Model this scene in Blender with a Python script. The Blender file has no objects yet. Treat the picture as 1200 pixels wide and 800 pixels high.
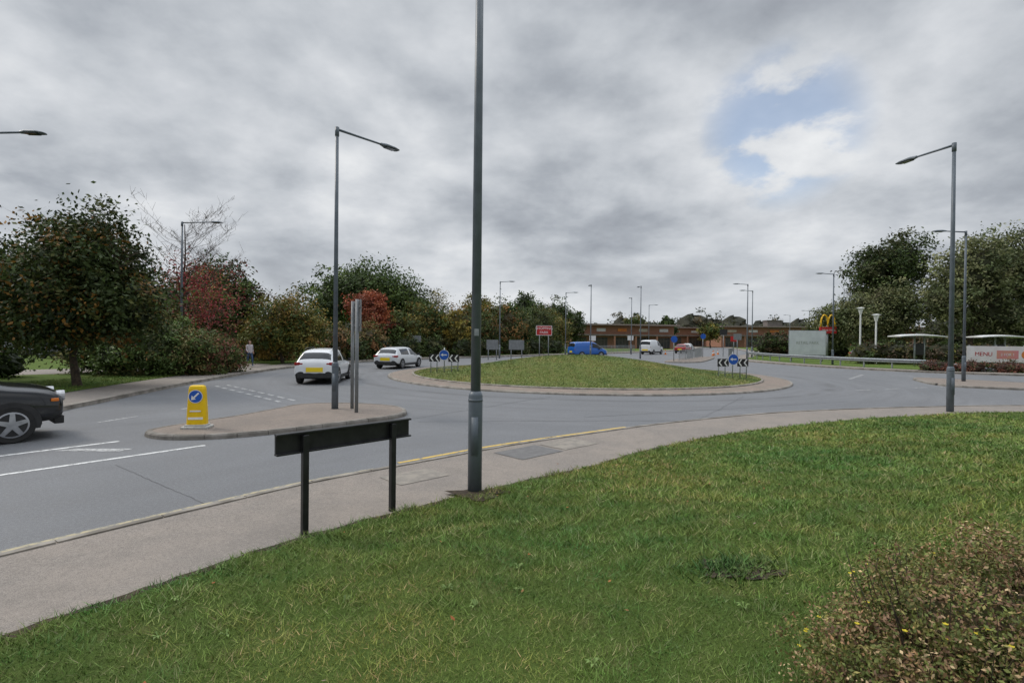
import bpy, math, random
import numpy as np
from mathutils import Vector
rng=np.random.default_rng(11); random.seed(5)
S=bpy.context.scene
COL=S.collection
# ------------------------------------------------------------------ materials
def base(name):
    m=bpy.data.materials.new(name); m.use_nodes=True
    nt=m.node_tree; b=nt.nodes['Principled BSDF']; return m,nt,b
def N(nt,t,**k):
    n=nt.nodes.new(t)
    for a,v in k.items(): setattr(n,a,v)
    return n
def noise(nt,vec,scale,detail=4,rough=.55,dist=0):
    n=N(nt,'ShaderNodeTexNoise'); n.inputs['Scale'].default_value=scale
    n.inputs['Detail'].default_value=detail; n.inputs['Roughness'].default_value=rough
    n.inputs['Distortion'].default_value=dist
    if vec is not None: nt.links.new(vec,n.inputs['Vector'])
    return n.outputs['Fac']
def mrange(nt,v,a,b,c=0.,d=1.,smooth=True):
    n=N(nt,'ShaderNodeMapRange'); n.interpolation_type='SMOOTHSTEP' if smooth else 'LINEAR'
    nt.links.new(v,n.inputs[0])
    for i,x in enumerate((a,b,c,d)): n.inputs[i+1].default_value=x
    return n.outputs[0]
def mix(nt,f,a,b,mode='MIX'):
    n=N(nt,'ShaderNodeMix',data_type='RGBA',blend_type=mode)
    if isinstance(f,(int,float)): n.inputs[0].default_value=f
    else: nt.links.new(f,n.inputs[0])
    for i,x in ((6,a),(7,b)):
        if isinstance(x,tuple): n.inputs[i].default_value=(*x[:3],1)
        else: nt.links.new(x,n.inputs[i])
    return n.outputs[2]
def math_(nt,op,a,b=0.,c=0.):
    n=N(nt,'ShaderNodeMath',operation=op)
    for i,x in enumerate((a,b,c)):
        if isinstance(x,(int,float)): n.inputs[i].default_value=x
        else: nt.links.new(x,n.inputs[i])
    return n.outputs[0]
def bump(nt,b,h,strength=.3,dist=.01):
    n=N(nt,'ShaderNodeBump'); n.inputs['Strength'].default_value=strength; n.inputs['Distance'].default_value=dist
    nt.links.new(h,n.inputs['Height']); nt.links.new(n.outputs[0],b.inputs['Normal'])
def pmat(name,c1,c2=None,scale=4,rough=.7,bmp=0,bscale=60,metal=0,coat=0,lo=.35,hi=.65):
    m,nt,b=base(name)
    c2=c2 or tuple(x*.75 for x in c1)
    v=N(nt,'ShaderNodeTexCoord').outputs['Object']
    f=mrange(nt,noise(nt,v,scale,4,.6),lo,hi)
    nt.links.new(mix(nt,f,c1,c2),b.inputs['Base Color'])
    b.inputs['Roughness'].default_value=rough; b.inputs['Metallic'].default_value=metal
    b.inputs['Coat Weight'].default_value=coat
    b.inputs['Specular IOR Level'].default_value=.4
    if bmp: bump(nt,b,noise(nt,v,bscale,3),bmp,.01)
    return m
def leafmat(name,trans=.25,rough=.6):
    m,nt,b=base(name)
    a=N(nt,'ShaderNodeAttribute'); a.attribute_name='Col'
    nt.links.new(a.outputs['Color'],b.inputs['Base Color']); b.inputs['Roughness'].default_value=rough
    b.inputs['Specular IOR Level'].default_value=.25
    if trans:
        t=N(nt,'ShaderNodeBsdfTranslucent'); nt.links.new(a.outputs['Color'],t.inputs[0])
        s=N(nt,'ShaderNodeMixShader'); s.inputs[0].default_value=trans
        nt.links.new(b.outputs[0],s.inputs[1]); nt.links.new(t.outputs[0],s.inputs[2])
        nt.links.new(s.outputs[0],nt.nodes['Material Output'].inputs[0])
    return m
LEAF=leafmat('leaf',.15); GRASSB=leafmat('grass_blade',0,.6)
BARK=pmat('bark',(.09,.065,.045),(.04,.03,.022),12,.9,.6,40)
STEEL=pmat('painted_steel_grey',(.125,.148,.172),(.095,.113,.132),3,.42,.05,90)
GALV=pmat('galvanised',(.33,.35,.36),(.24,.26,.27),6,.45,0,metal=.3)
SIGNBACK=pmat('sign_back_grey',(.22,.23,.235),(.17,.18,.185),4,.5)
BLACK=pmat('black_paint',(.010,.010,.011),(.020,.020,.021),7,.42,.05)
DPLAST=pmat('dark_plastic',(.02,.02,.021),(.03,.03,.03),8,.6)
WHITE=pmat('white_paint',(.78,.78,.77),(.66,.66,.65),5,.5)
YELL=pmat('yellow_plastic',(.80,.52,.0),(.72,.45,.0),8,.4)
PLATE=pmat('plate_yellow',(.85,.62,.02),(.8,.58,.02),3,.4)
BLUE=pmat('blue_sign',(.01,.10,.45),(.01,.08,.38),3,.35)
RED=pmat('red_sign',(.50,.02,.02),(.42,.02,.02),3,.4)
KERB=pmat('kerb_stone',(.30,.272,.235),(.16,.142,.118),2.5,.85,.35,80)
TYRE=pmat('tyre',(.018,.018,.018),(.028,.027,.026),9,.85)
RIM=pmat('alloy_rim',(.45,.46,.48),(.35,.36,.38),9,.3,metal=.8)
SOIL=pmat('soil',(.06,.042,.025),(.03,.022,.014),20,.95,.6,50)
REDL=pmat('tail_light',(.35,.01,.01),(.25,.01,.01),6,.2,coat=.5)
CLEAR=pmat('head_light',(.55,.56,.58),(.4,.4,.42),20,.1,coat=1)
ORANGE=pmat('indicator_orange',(.7,.2,.02),(.6,.15,.02),6,.3)
def glassmat():
    m,nt,b=base('car_glass'); v=N(nt,'ShaderNodeTexCoord').outputs['Object']
    nt.links.new(mix(nt,noise(nt,v,2),(.012,.014,.016),(.03,.034,.036)),b.inputs['Base Color'])
    b.inputs['Roughness'].default_value=.06; return m
GLASS=glassmat()
SHOPG=pmat('shop_glass',(.035,.04,.045),(.10,.09,.075),.5,.35)
RC=(4.07,30.5) # roundabout centre
def asphalt():
    m,nt,b=base('asphalt')
    v=N(nt,'ShaderNodeTexCoord').outputs['Object']
    big=mrange(nt,noise(nt,v,.22,4,.6,.4),.35,.65)
    c=mix(nt,big,(.108,.113,.121),(.158,.163,.171))
    s=N(nt,'ShaderNodeSeparateXYZ'); nt.links.new(v,s.inputs[0])
    dx=math_(nt,'SUBTRACT',s.outputs[0],RC[0]); dy=math_(nt,'SUBTRACT',s.outputs[1],RC[1])
    r=math_(nt,'SQRT',math_(nt,'ADD',math_(nt,'MULTIPLY',dx,dx),math_(nt,'MULTIPLY',dy,dy)))
    ang=math_(nt,'ARCTAN2',dy,dx)
    cv=N(nt,'ShaderNodeCombineXYZ'); nt.links.new(math_(nt,'MULTIPLY',r,1.6),cv.inputs[0]); nt.links.new(math_(nt,'MULTIPLY',ang,2.),cv.inputs[1])
    st=mrange(nt,noise(nt,cv.outputs[0],1.3,5,.65),.38,.66)
    near=mrange(nt,r,24,14,0,1)
    c=mix(nt,math_(nt,'MULTIPLY',math_(nt,'MULTIPLY',st,near),.65),c,(.082,.083,.088))
    al=math_(nt,'SUBTRACT',math_(nt,'MULTIPLY',s.outputs[0],.8),math_(nt,'MULTIPLY',s.outputs[1],.6))
    ac=math_(nt,'ADD',math_(nt,'MULTIPLY',s.outputs[0],.6),math_(nt,'MULTIPLY',s.outputs[1],.8))
    cw=N(nt,'ShaderNodeCombineXYZ'); nt.links.new(math_(nt,'MULTIPLY',al,1.1),cw.inputs[0]); nt.links.new(math_(nt,'MULTIPLY',ac,.12),cw.inputs[1])
    wear=mrange(nt,noise(nt,cw.outputs[0],1.0,4,.6),.42,.62)
    c=mix(nt,math_(nt,'MULTIPLY',math_(nt,'MULTIPLY',wear,mrange(nt,r,17,23,0,1)),.5),c,(.088,.090,.096))
    d=math_(nt,'ABSOLUTE',math_(nt,'SUBTRACT',r,12.7)); l=mrange(nt,d,.35,.05,0,.8)
    c=mix(nt,math_(nt,'MULTIPLY',l,mrange(nt,noise(nt,v,.5,2),.35,.6)),c,(.045,.045,.047))
    med=noise(nt,v,2.2,6,.7)
    c=mix(nt,mrange(nt,med,.3,.75,0,.4),c,(.10,.10,.10))
    mid=noise(nt,v,24,5,.8)
    c=mix(nt,mrange(nt,mid,.50,.68,0,.45),c,(.26,.262,.265))
    c=mix(nt,mrange(nt,mid,.34,.50,.45,0),c,(.055,.055,.057))
    fine=noise(nt,v,100,3,.75)
    c=mix(nt,mrange(nt,fine,.40,.66,0,.5),c,(.26,.26,.262))
    c=mix(nt,mrange(nt,fine,.34,.48,.5,0),c,(.05,.05,.05))
    nt.links.new(c,b.inputs['Base Color'])
    nt.links.new(mrange(nt,big,0,1,.62,.82),b.inputs['Roughness'])
    bump(nt,b,fine,.5,.006)
    return m
ASPH=asphalt()
def pavemat(name,k=(1,1,1)):
    m,nt,b=base(name)
    v=N(nt,'ShaderNodeTexCoord').outputs['Object']
    K_=lambda c:tuple(a*q for a,q in zip(c,k))
    c=mix(nt,mrange(nt,noise(nt,v,.7,5,.65,.3),.35,.65),K_((.240,.202,.168)),K_((.176,.154,.134)))
    c=mix(nt,mrange(nt,noise(nt,v,3.5,6,.7),.45,.72,0,.6),c,K_((.13,.112,.095)))
    mid=noise(nt,v,28,5,.8)
    c=mix(nt,mrange(nt,mid,.50,.68,0,.5),c,K_((.36,.315,.27)))
    c=mix(nt,mrange(nt,mid,.34,.50,.5,0),c,K_((.085,.074,.064)))
    fine=noise(nt,v,120,3,.75)
    c=mix(nt,mrange(nt,fine,.4,.66,0,.55),c,K_((.36,.32,.28)))
    c=mix(nt,mrange(nt,fine,.34,.5,.6,0),c,K_((.07,.062,.055)))
    nt.links.new(c,b.inputs['Base Color']); b.inputs['Roughness'].default_value=.88
    bump(nt,b,fine,.4,.005); return m
PAVE=pavemat('footway_asphalt'); ISLE=pavemat('island_asphalt',(.90,.85,.82))
def grassmat(name,a,bc,dry,dryamt):
    m,nt,b=base(name)
    v=N(nt,'ShaderNodeTexCoord').outputs['Object']
    c=mix(nt,mrange(nt,noise(nt,v,.45,4,.6,.3),.3,.7),a,bc)
    c=mix(nt,mrange(nt,noise(nt,v,2.6,6,.7),.5,.75,0,dryamt),c,dry)
    f=noise(nt,v,45,4,.75)
    c=mix(nt,mrange(nt,f,.3,.55,.6,0),c,tuple(x*.4 for x in a))
    nt.links.new(c,b.inputs['Base Color']); b.inputs['Roughness'].default_value=.9
    b.inputs['Specular IOR Level'].default_value=.1
    bump(nt,b,f,.9,.04); return m
LAWN=grassmat('lawn_grass',(.080,.122,.027),(.105,.150,.034),(.16,.16,.06),.7)
VERGE=grassmat('verge_grass',(.085,.14,.028),(.115,.16,.036),(.20,.18,.07),.6)
MOUND=grassmat('mound_grass',(.115,.15,.036),(.15,.175,.048),(.26,.23,.10),.75)
FIELD=grassmat('field_grass',(.05,.07,.02),(.07,.085,.03),(.10,.09,.04),.6)
def brickpave():
    m,nt,b=base('block_paving'); uv=N(nt,'ShaderNodeUVMap').outputs[0]
    k=N(nt,'ShaderNodeTexBrick'); nt.links.new(uv,k.inputs[0]); k.inputs['Scale'].default_value=1
    k.inputs['Brick Width'].default_value=.2; k.inputs['Row Height'].default_value=.1; k.inputs['Mortar Size'].default_value=.006
    k.inputs['Color1'].default_value=(.28,.215,.17,1); k.inputs['Color2'].default_value=(.22,.17,.14,1); k.inputs['Mortar'].default_value=(.08,.07,.06,1)
    v=N(nt,'ShaderNodeTexCoord').outputs['Object']
    c=mix(nt,mrange(nt,noise(nt,v,1.2,5),.4,.7,0,.7),k.outputs[0],(.15,.14,.11))
    nt.links.new(c,b.inputs['Base Color']); b.inputs['Roughness'].default_value=.85
    bump(nt,b,k.outputs[1],-.3,.01); return m
BLOCK=brickpave()
def wornpaint(name,col,amt):
    m,nt,b=base(name); v=N(nt,'ShaderNodeTexCoord').outputs['Object']
    f=mrange(nt,noise(nt,v,9,8,.8),amt-.08,amt+.08)
    nt.links.new(mix(nt,f,col,(.17,.17,.165)),b.inputs['Base Color']); b.inputs['Roughness'].default_value=.7; return m
WLINE=wornpaint('road_paint_white',(.66,.66,.64),.56)
WWORN=wornpaint('road_paint_white_worn',(.50,.50,.49),.50)
YLINE=wornpaint('road_paint_yellow',(.60,.41,.09),.56)
YWORN=wornpaint('road_paint_worn',(.42,.36,.22),.52)
SEAM=pmat('seam_tar',(.06,.06,.062),(.11,.11,.11),6,.6)
# ------------------------------------------------------------------ mesh builder
class MB:
    def __init__(s): s.V=[];s.L=[];s.S=[];s.M=[];s.C=[];s.n=0
    def add(s,verts,faces,mat=0,col=(1,1,1)):
        verts=np.asarray(verts,float).reshape(-1,3)
        s.V.append(verts)
        for f in faces:
            s.L.append(np.asarray(f,int)+s.n); s.S.append(np.array([len(f)]))
        k=len(faces); s.M.append(np.full(k,mat)); s.C.append(np.tile(np.array([*col,1.]),(k,1))); s.n+=len(verts)
    def polys(s,Q,mat=0,cols=None):
        Q=np.asarray(Q,float); n,k,_=Q.shape
        s.V.append(Q.reshape(-1,3)); s.L.append(np.arange(n*k)+s.n); s.S.append(np.full(n,k)); s.M.append(np.full(n,mat))
        c=np.ones((n,4)); 
        if cols is not None: c[:,:3]=cols
        s.C.append(c); s.n+=n*k
    def box(s,c,size,rz=0,mat=0,tilt=None):
        x,y,z=[d/2 for d in size]
        P=np.array([[i*x,j*y,k*z] for k in(-1,1) for j in(-1,1) for i in(-1,1)],float)
        if tilt:
            ca,sa=math.cos(tilt),math.sin(tilt); P=P@np.array([[1,0,0],[0,ca,sa],[0,-sa,ca]])
        ca,sa=math.cos(rz),math.sin(rz); P=P@np.array([[ca,sa,0],[-sa,ca,0],[0,0,1]])
        s.add(P+np.array(c),[(0,2,3,1),(4,5,7,6),(0,1,5,4),(2,6,7,3),(0,4,6,2),(1,3,7,5)],mat)
    def tube(s,pts,rad,n=10,mat=0,cap=True,col=(1,1,1)):
        pts=[Vector(p) for p in pts]
        if isinstance(rad,(int,float)): rad=[rad]*len(pts)
        R=[]
        for i,p in enumerate(pts):
            d=(pts[min(i+1,len(pts)-1)]-pts[max(i-1,0)]).normalized()
            a=d.cross(Vector((0,0,1)) if abs(d.z)<.9 else Vector((1,0,0))).normalized(); b=d.cross(a).normalized()
            for k in range(n):
                t=2*math.pi*k/n; R.append(p+(a*math.cos(t)+b*math.sin(t))*rad[i])
        F=[]
        for i in range(len(pts)-1):
            for k in range(n): F.append((i*n+k,i*n+(k+1)%n,(i+1)*n+(k+1)%n,(i+1)*n+k))
        if cap: F.append(tuple(range(n))[::-1]); F.append(tuple((len(pts)-1)*n+k for k in range(n)))
        s.add([tuple(v) for v in R],F,mat,col)
    def loft(s,rings,mat=0,closed=True,cap=True,fm=None):
        n=len(rings[0]);F=[];m=[]
        V=[p for r in rings for p in r]
        for i in range(len(rings)-1):
            for k in range(n if closed else n-1): F.append((i*n+k,(i+1)*n+k,(i+1)*n+(k+1)%n,i*n+(k+1)%n)); m.append(fm(i,k) if fm else mat)
        if cap: F.append(tuple(range(n))); F.append(tuple((len(rings)-1)*n+k for k in range(n))[::-1]); m+= [mat,mat]
        s.add(V,F,mat); s.M[-1]=np.array(m)
    def build(s,name,mats,smooth=False,parent=None,bevel=0,uv=None):
        me=bpy.data.meshes.new(name)
        V=np.concatenate(s.V); L=np.concatenate(s.L); Sz=np.concatenate(s.S); M=np.concatenate(s.M); C=np.concatenate(s.C)
        me.vertices.add(len(V)); me.vertices.foreach_set('co',V.ravel().astype(np.float32))
        me.loops.add(len(L)); me.loops.foreach_set('vertex_index',L.astype(np.int32))
        me.polygons.add(len(Sz)); st=np.concatenate([[0],np.cumsum(Sz)[:-1]]).astype(np.int32)
        me.polygons.foreach_set('loop_start',st)
        me.polygons.foreach_set('material_index',M.astype(np.int32))
        me.polygons.foreach_set('use_smooth',np.full(len(Sz),smooth))
        a=me.attributes.new('Col','FLOAT_COLOR','FACE'); a.data.foreach_set('color',C.ravel().astype(np.float32))
        if uv is not None:
            u=me.uv_layers.new(name='UVMap'); u.data.foreach_set('uv',np.array([uv(V[i]) for i in L]).ravel().astype(np.float32))
        me.update(calc_edges=True); me.validate()
        for m in (mats if isinstance(mats,(list,tuple)) else [mats]): me.materials.append(m)
        o=bpy.data.objects.new(name,me); COL.objects.link(o)
        if parent: o.parent=parent
        if bevel:
            b=o.modifiers.new('bevel','BEVEL'); b.width=bevel; b.segments=2; b.limit_method='ANGLE'
        return o
def empty(name,loc=(0,0,0),rz=0):
    e=bpy.data.objects.new(name,None); e.location=loc; e.rotation_euler=(0,0,rz); e.empty_display_size=.2; COL.objects.link(e); return e
def spline(P,per=12,closed=False):
    P=np.array(P,float); n=len(P); out=[]
    rngi=range(n if closed else n-1)
    for i in rngi:
        if closed: a,b,c,d=P[(i-1)%n],P[i],P[(i+1)%n],P[(i+2)%n]
        else: a,b,c,d=P[max(i-1,0)],P[i],P[i+1],P[min(i+2,n-1)]
        for k in range(per):
            t=k/per; out.append(.5*((2*b)+(-a+c)*t+(2*a-5*b+4*c-d)*t*t+(-a+3*b-3*c+d)*t**3))
    if not closed: out.append(P[-1])
    return np.array(out)
def resample(P,step,closed=False):
    P=np.array(P); 
    if closed: P=np.vstack([P,P[:1]])
    d=np.concatenate([[0],np.cumsum(np.linalg.norm(np.diff(P,axis=0),axis=1))])
    n=max(2,int(round(d[-1]/step))+1); s=np.linspace(0,d[-1],n)
    return np.stack([np.interp(s,d,P[:,0]),np.interp(s,d,P[:,1])],1)
def normals(P):
    t=np.gradient(P,axis=0); t/=np.linalg.norm(t,axis=1)[:,None]+1e-9
    return np.stack([-t[:,1],t[:,0]],1)   # left
def ribbon(mb,P,o1,o2,z,mat=0):
    n=normals(P); A=P+n*o1; B=P+n*o2
    Q=[[(*A[i],z),(*A[i+1],z),(*B[i+1],z),(*B[i],z)] for i in range(len(P)-1)]
    mb.polys(Q,mat)
def kerb(name,path,side=1,closed=False,h=.125,w=.13,seg=.91,mat=None):
    P=resample(path,seg/3,closed); nn=normals(P)*side
    if closed: nn[0]=nn[-1]=(nn[0]+nn[-1])/np.linalg.norm(nn[0]+nn[-1])
    prof=[(0,-.03),(.012,h-.03),(.035,h),(w,h+.004),(w,-.03)]
    mb=MB()
    for i in range(0,len(P)-3,3):
        R=[]
        for j in range(4):
            p=P[i+j].copy()
            if j==0: p=p+(P[i+1]-P[i])*.025
            if j==3: p=p-(P[i+3]-P[i+2])*.025
            dz=random.uniform(-.002,.002)
            R.append([(*(p+nn[i+j]*o),z+dz) for o,z in prof])
        mb.loft(R,0,closed=True)
    return mb.build(name,[mat or KERB])
def slab(name,poly,z,mat,z0=None):
    mb=MB(); n=len(poly)
    V=[(x,y,z) for x,y in poly]
    a=sum(poly[i][0]*poly[(i+1)%n][1]-poly[(i+1)%n][0]*poly[i][1] for i in range(n))
    mb.add(V,[tuple(range(n)) if a>0 else tuple(range(n))[::-1]])
    return mb.build(name,[mat])
# ------------------------------------------------------------------ ground, roads
mb=MB(); g=[-1500,-400,-120,-60,0,60,120,400,1500]
for i in range(8):
    for j in range(8): mb.add([(g[i],g[j],-.03),(g[i+1],g[j],-.03),(g[i+1],g[j+1],-.03),(g[i],g[j+1],-.03)],[(0,1,2,3)])
mb.build('ground',[FIELD])
slab('road',[(-45,-30),(70,-30),(70,150),(-45,150)],0,ASPH)
K=spline([(-16,-10.2),(-9,-1.1),(-6.6,2.15),(-4.76,4.68),(-3.60,6.22),(-2.80,7.22),(-1.4,8.55),(0,9.85),(1.87,11.25),(3.8,12.6),(7.26,14.5),(10.4,15.6),(13.7,16.4),(17,16.9),(26,17.2),(45,15),(60,12)])
E=spline([(-14,-11),(-8,-2.75),(-5,1.22),(-3.40,3.36),(-2.82,4.15),(-2.15,5.05),(-1.2,6.0),(-.45,6.66),(.5,7.5),(1.37,8.2),(2.5,9.35),(4.64,11.0),(7.3,12.5),(10.5,13.85),(15.3,15.1),(26,15.3),(45,13),(60,10)])
Kr=resample(K,.3); Er=resample(E,.3)
def yedge(x): return np.interp(x,Er[:,0],Er[:,1])
mb=MB()
A=Kr; idx=[int(np.argmin(np.sum((Er-a)**2,axis=1))) for a in A]
for i in range(len(A)-1):
    e0,e1=Er[idx[i]],Er[idx[i+1]]
    mb.polys([[(*A[i],.112),(*e0,.118),(*e1,.118),(*A[i+1],.112)]])
mb.build('pavement',[PAVE])
kerb('kerb',K,-1)
def sst(t): t=np.clip(t,0,1); return t*t*(3-2*t)
def lawn_z(x,y):
    x=np.atleast_1d(x).astype(float); y=np.atleast_1d(y).astype(float)
    sh=x.shape; P=np.stack([x.ravel(),y.ravel()],1); d=np.empty(len(P))
    for i in range(0,len(P),20000):
        q=P[i:i+20000]; d[i:i+20000]=np.sqrt(((q[:,None,:]-Er[None,::2,:])**2).sum(2).min(1))
    d=d.reshape(sh)
    return .112+.035*sst(d/.25)+.39*sst((d-.1)/6)+ .012*np.sin(1.7*x+.8*y)*sst(d)+.009*np.sin(3.9*y-2.3*x)*sst(d)
xs=np.concatenate([np.linspace(-13,-5,14),np.linspace(-4.7,8,110),np.linspace(8.4,55,60)])
ts=np.concatenate([np.linspace(0,1,10)**1.3*1.2,np.linspace(1.4,14,70),np.linspace(15,45,14)])
X,T=np.meshgrid(xs,ts,indexing='ij')
wob=.03*np.sin(7*xs)+.025*np.sin(17*xs+1)+.02*np.sin(31*xs)
Y=(yedge(xs)+wob)[:,None]-T
Z=lawn_z(X,Y); Z[:,0]=.105
V=np.stack([X,Y,Z],2).reshape(-1,3); w=len(ts)
F=[(i*w+j,i*w+j+1,(i+1)*w+j+1,(i+1)*w+j) for i in range(len(xs)-1) for j in range(w-1)]
mb=MB(); mb.add(V,F); mb.build('lawn',[LAWN],smooth=True)
mb=MB(); Ee=resample(E,.12); nE=normals(Ee); Q=[]
for i in range(len(Ee)-1):
    if Ee[i,0]<-6 or Ee[i,0]>16: continue
    w0=.03+.03*abs(math.sin(i*.7)+.6*math.sin(i*1.9)); w1=.03+.03*abs(math.sin((i+1)*.7)+.6*math.sin((i+1)*1.9))
    a,b=Ee[i],Ee[i+1]; Q.append([(*(a-nE[i]*.12),.1215),(*(b-nE[i+1]*.12),.1215),(*(b+nE[i+1]*w1),.1215),(*(a+nE[i]*w0),.1215)])
mb.polys(Q,0); mb.build('soil_edge',[SOIL])
def blades(name,x,y,z,h,wd,pal,lean=.5):
    n=len(x); a=rng.uniform(0,2*np.pi,n); t=np.stack([np.cos(a),np.sin(a),0*a],1)*wd[:,None]
    l=rng.normal(0,lean,(n,2))*h[:,None]
    p=np.stack([x,y,z],1); tip=p+np.stack([l[:,0],l[:,1],h],1)
    Q=np.stack([p-t,p+t,tip],1)
    pal=np.array(pal); c=pal[rng.integers(0,len(pal),n)]*rng.uniform(.65,1.35,(n,1))
    patch=.5+.5*np.sin(x*1.3+np.sin(y*1.9)*1.5)*np.sin(y*1.1+1+np.sin(x*2.3))
    p2=np.sin(x*4.1+np.sin(y*5.3)*2)*np.sin(y*4.7+np.sin(x*3.1)*2)
    p3=np.sin(x*.9+1+np.sin(y*.7)*1.2)*np.sin(y*.8+np.sin(x*.5)*2)
    c=c*(.80+.28*patch[:,None]+.14*p2[:,None]+.10*p3[:,None])*np.stack([1+.26*p2+.20*p3,1+0*p2,1+.1*p2],1)
    b=MB(); b.polys(Q,0,c); return b.build(name,[GRASSB])
n=430000
r=1.3+ (rng.random(n)**1.35)*15; th=rng.uniform(-1.02,1.05,n)
r[-50000:]=rng.uniform(13,26,50000); th[-50000:]=rng.uniform(.6,1.1,50000)
x=r*np.sin(th); y=r*np.cos(th); k=(y<yedge(x)+rng.normal(0,.03,n)+.02); x,y,r=x[k],y[k],r[k]
z=lawn_z(x,y)-.004
sc=np.clip(r/3.5,.8,4)
GP=[(.150,.232,.042),(.175,.255,.052),(.115,.180,.030),(.205,.262,.070),(.155,.232,.044),(.30,.285,.125),(.125,.200,.036)]
tuft=1+.7*np.clip(np.sin(x*5+2*np.sin(y*3))*np.sin(y*6+np.sin(x*4)),0,1)
blades('grass',x,y,z,rng.uniform(.016,.038,len(x))*tuft*np.clip(sc,.9,1.6),.0026*sc*rng.uniform(.7,1.3,len(x)),GP,.85)
mb=MB()
for (cx,cy,rr) in ((1.72,3.98,.15),(1.9,3.85,.1),(-.40,6.55,.22)):
    P=[]
    for k in range(22):
        a=2*math.pi*k/22; q=rr*(1+.3*math.sin(3*a+cx)+.2*math.sin(7*a)); px,py=cx+q*1.5*math.cos(a),cy+q*math.sin(a); P.append((px,py,float(lawn_z(px,py)[0])+.012))
    mb.add([(cx,cy,float(lawn_z(cx,cy)[0])+.014)]+P,[(0,1+k,1+(k+1)%22) for k in range(22)])
mb.build('soil_patch',[SOIL],smooth=True)
n=700; a=rng.uniform(0,6.28,n); q=np.abs(rng.normal(0,.14,n))+.03
x=1.75+q*1.6*np.cos(a); y=3.98+q*np.sin(a)
blades('weed',x,y,lawn_z(x,y),rng.uniform(.03,.08,n),rng.uniform(.005,.010,n),[(.08,.15,.03),(.12,.17,.05),(.05,.09,.02)],.9)
mb=MB(); Q=[];C=[]
for k in range(80):
    fx=rng.uniform(-2.5,6); fy=rng.uniform(2.2,8.5)
    if fy>yedge(fx)-.1: continue
    fz=float(lawn_z(fx,fy)[0])+.035; a=rng.uniform(0,6.28); s=rng.uniform(.012,.026)
    d=np.array([math.cos(a),math.sin(a),rng.uniform(-.4,.4)])*s; e=np.array([-math.sin(a),math.cos(a),rng.uniform(-.3,.3)])*s*.6; c=np.array([fx,fy,fz])
    Q.append([c-d,c-e,c+d,c+e]); C.append(random.choice([(.30,.10,.03),(.22,.12,.04),(.35,.16,.05),(.28,.2,.15)]))
for k in range(120):
    i=rng.integers(20,len(Kr)-60); o=rng.choice([rng.uniform(-1.9,-.2),rng.uniform(.03,.2)]); p=Kr[i]+normals(Kr)[i]*o
    a=rng.uniform(0,6.28); s=rng.uniform(.010,.024); c=np.array([*p,.135 if o<0 else .012])
    d=np.array([math.cos(a),math.sin(a),.2])*s; e=np.array([-math.sin(a),math.cos(a),-.1])*s*.6
    Q.append([c-d,c-e,c+d,c+e]); C.append(random.choice([(.20,.09,.03),(.16,.10,.05),(.12,.08,.05)]))
mb.polys(Q,0,np.array(C)); mb.build('fallen_leaves',[LEAF])
Q=[];C=[]
for k in range(110):
    fx=rng.uniform(-3.2,6); fy=rng.uniform(1.8,9)
    if fy>yedge(fx)-.1: continue
    fz=float(lawn_z(fx,fy)[0])+.012
    for j in range(rng.integers(6,11)):
        a=rng.uniform(0,6.28); L=rng.uniform(.03,.06); w_=L*.16; d=np.array([math.cos(a),math.sin(a),0]); e=np.array([-d[1],d[0],0])
        c=np.array([fx,fy,fz]); up=np.array([0,0,rng.uniform(.01,.03)])
        Q.append([c,c+d*L*.6-e*w_+up,c+d*L+up*.6,c+d*L*.6+e*w_+up]); C.append(np.array([.15,.22,.06])*rng.uniform(.7,1.3))
mb=MB(); mb.polys(Q,0,np.array(C)); mb.build('dandelion_plants',[GRASSB])
# left verge
VL=spline([(-30,-9),(-20,2),(-14.6,8.6),(-12.4,12.4),(-12.6,15),(-13.3,18.6),(-14.1,23.5),(-14.6,29),(-14.6,34),(-13.1,41),(-8,50),(0,59),(8,68),(20,82),(38,110),(56,150)],10)
kerb('kerb',VL,1)
slab('pavement',[tuple(p) for p in VL]+[(56,400),(-300,400),(-300,-9)],.112,PAVE)
VLr=resample(VL,.8); nl=normals(VLr)
off=VLr+nl*2.2
slab('verge',[tuple(p) for p in off[2:]]+[(54,400),(-300,400),(-300,-5)],.122,VERGE)
slab('footpath',[(-60,10),(-40,16.5),(-26,22.5),(-20,28),(-17.0,31.5),(-16.3,33),(-16.9,36),(-18.6,37),(-21,33.5),(-28,27),(-42,21),(-62,15)],.127,PAVE)
VR=spline([(62,150),(44,95),(30,68),(24.5,58),(24,50),(25.3,43),(28,37.5),(33,33.8),(42,30.5),(60,25),(90,19)],10)
kerb('kerb',VR,1)
slab('pavement',[tuple(p) for p in VR]+[(300,19),(300,400),(62,400)],.112,PAVE)
VRr=resample(VR,.8); offr=VRr+normals(VRr)*2.0
slab('verge',[tuple(p) for p in offr]+[(300,22),(300,400),(64,400)],.122,VERGE)
KDARK=pmat('kerb_worn',(.25,.228,.20),(.15,.135,.115),3,.85,.35,80)
def island(poly,topmat):
    P=spline(poly,8,True)
    a=sum(P[i][0]*P[(i+1)%len(P)][1]-P[(i+1)%len(P)][0]*P[i][1] for i in range(len(P)))
    if a<0: P=P[::-1]
    kerb('kerb',P,1,True,seg=.6,h=.10,mat=KDARK)
    c=P.mean(0); Q=c+(P-c)*.985
    slab('traffic_island',[tuple(p) for p in Q],.097,topmat)
island([(-7.85,11.0),(-7.2,10.45),(-6.2,10.5),(-5.2,11.1),(-3.8,12.5),(-2.95,13.6),(-3.0,14.6),(-3.7,15.5),(-5.2,15.9),(-6.4,15.5),(-6.7,14.5),(-7.1,13.1),(-7.6,12.0)],ISLE)
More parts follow.
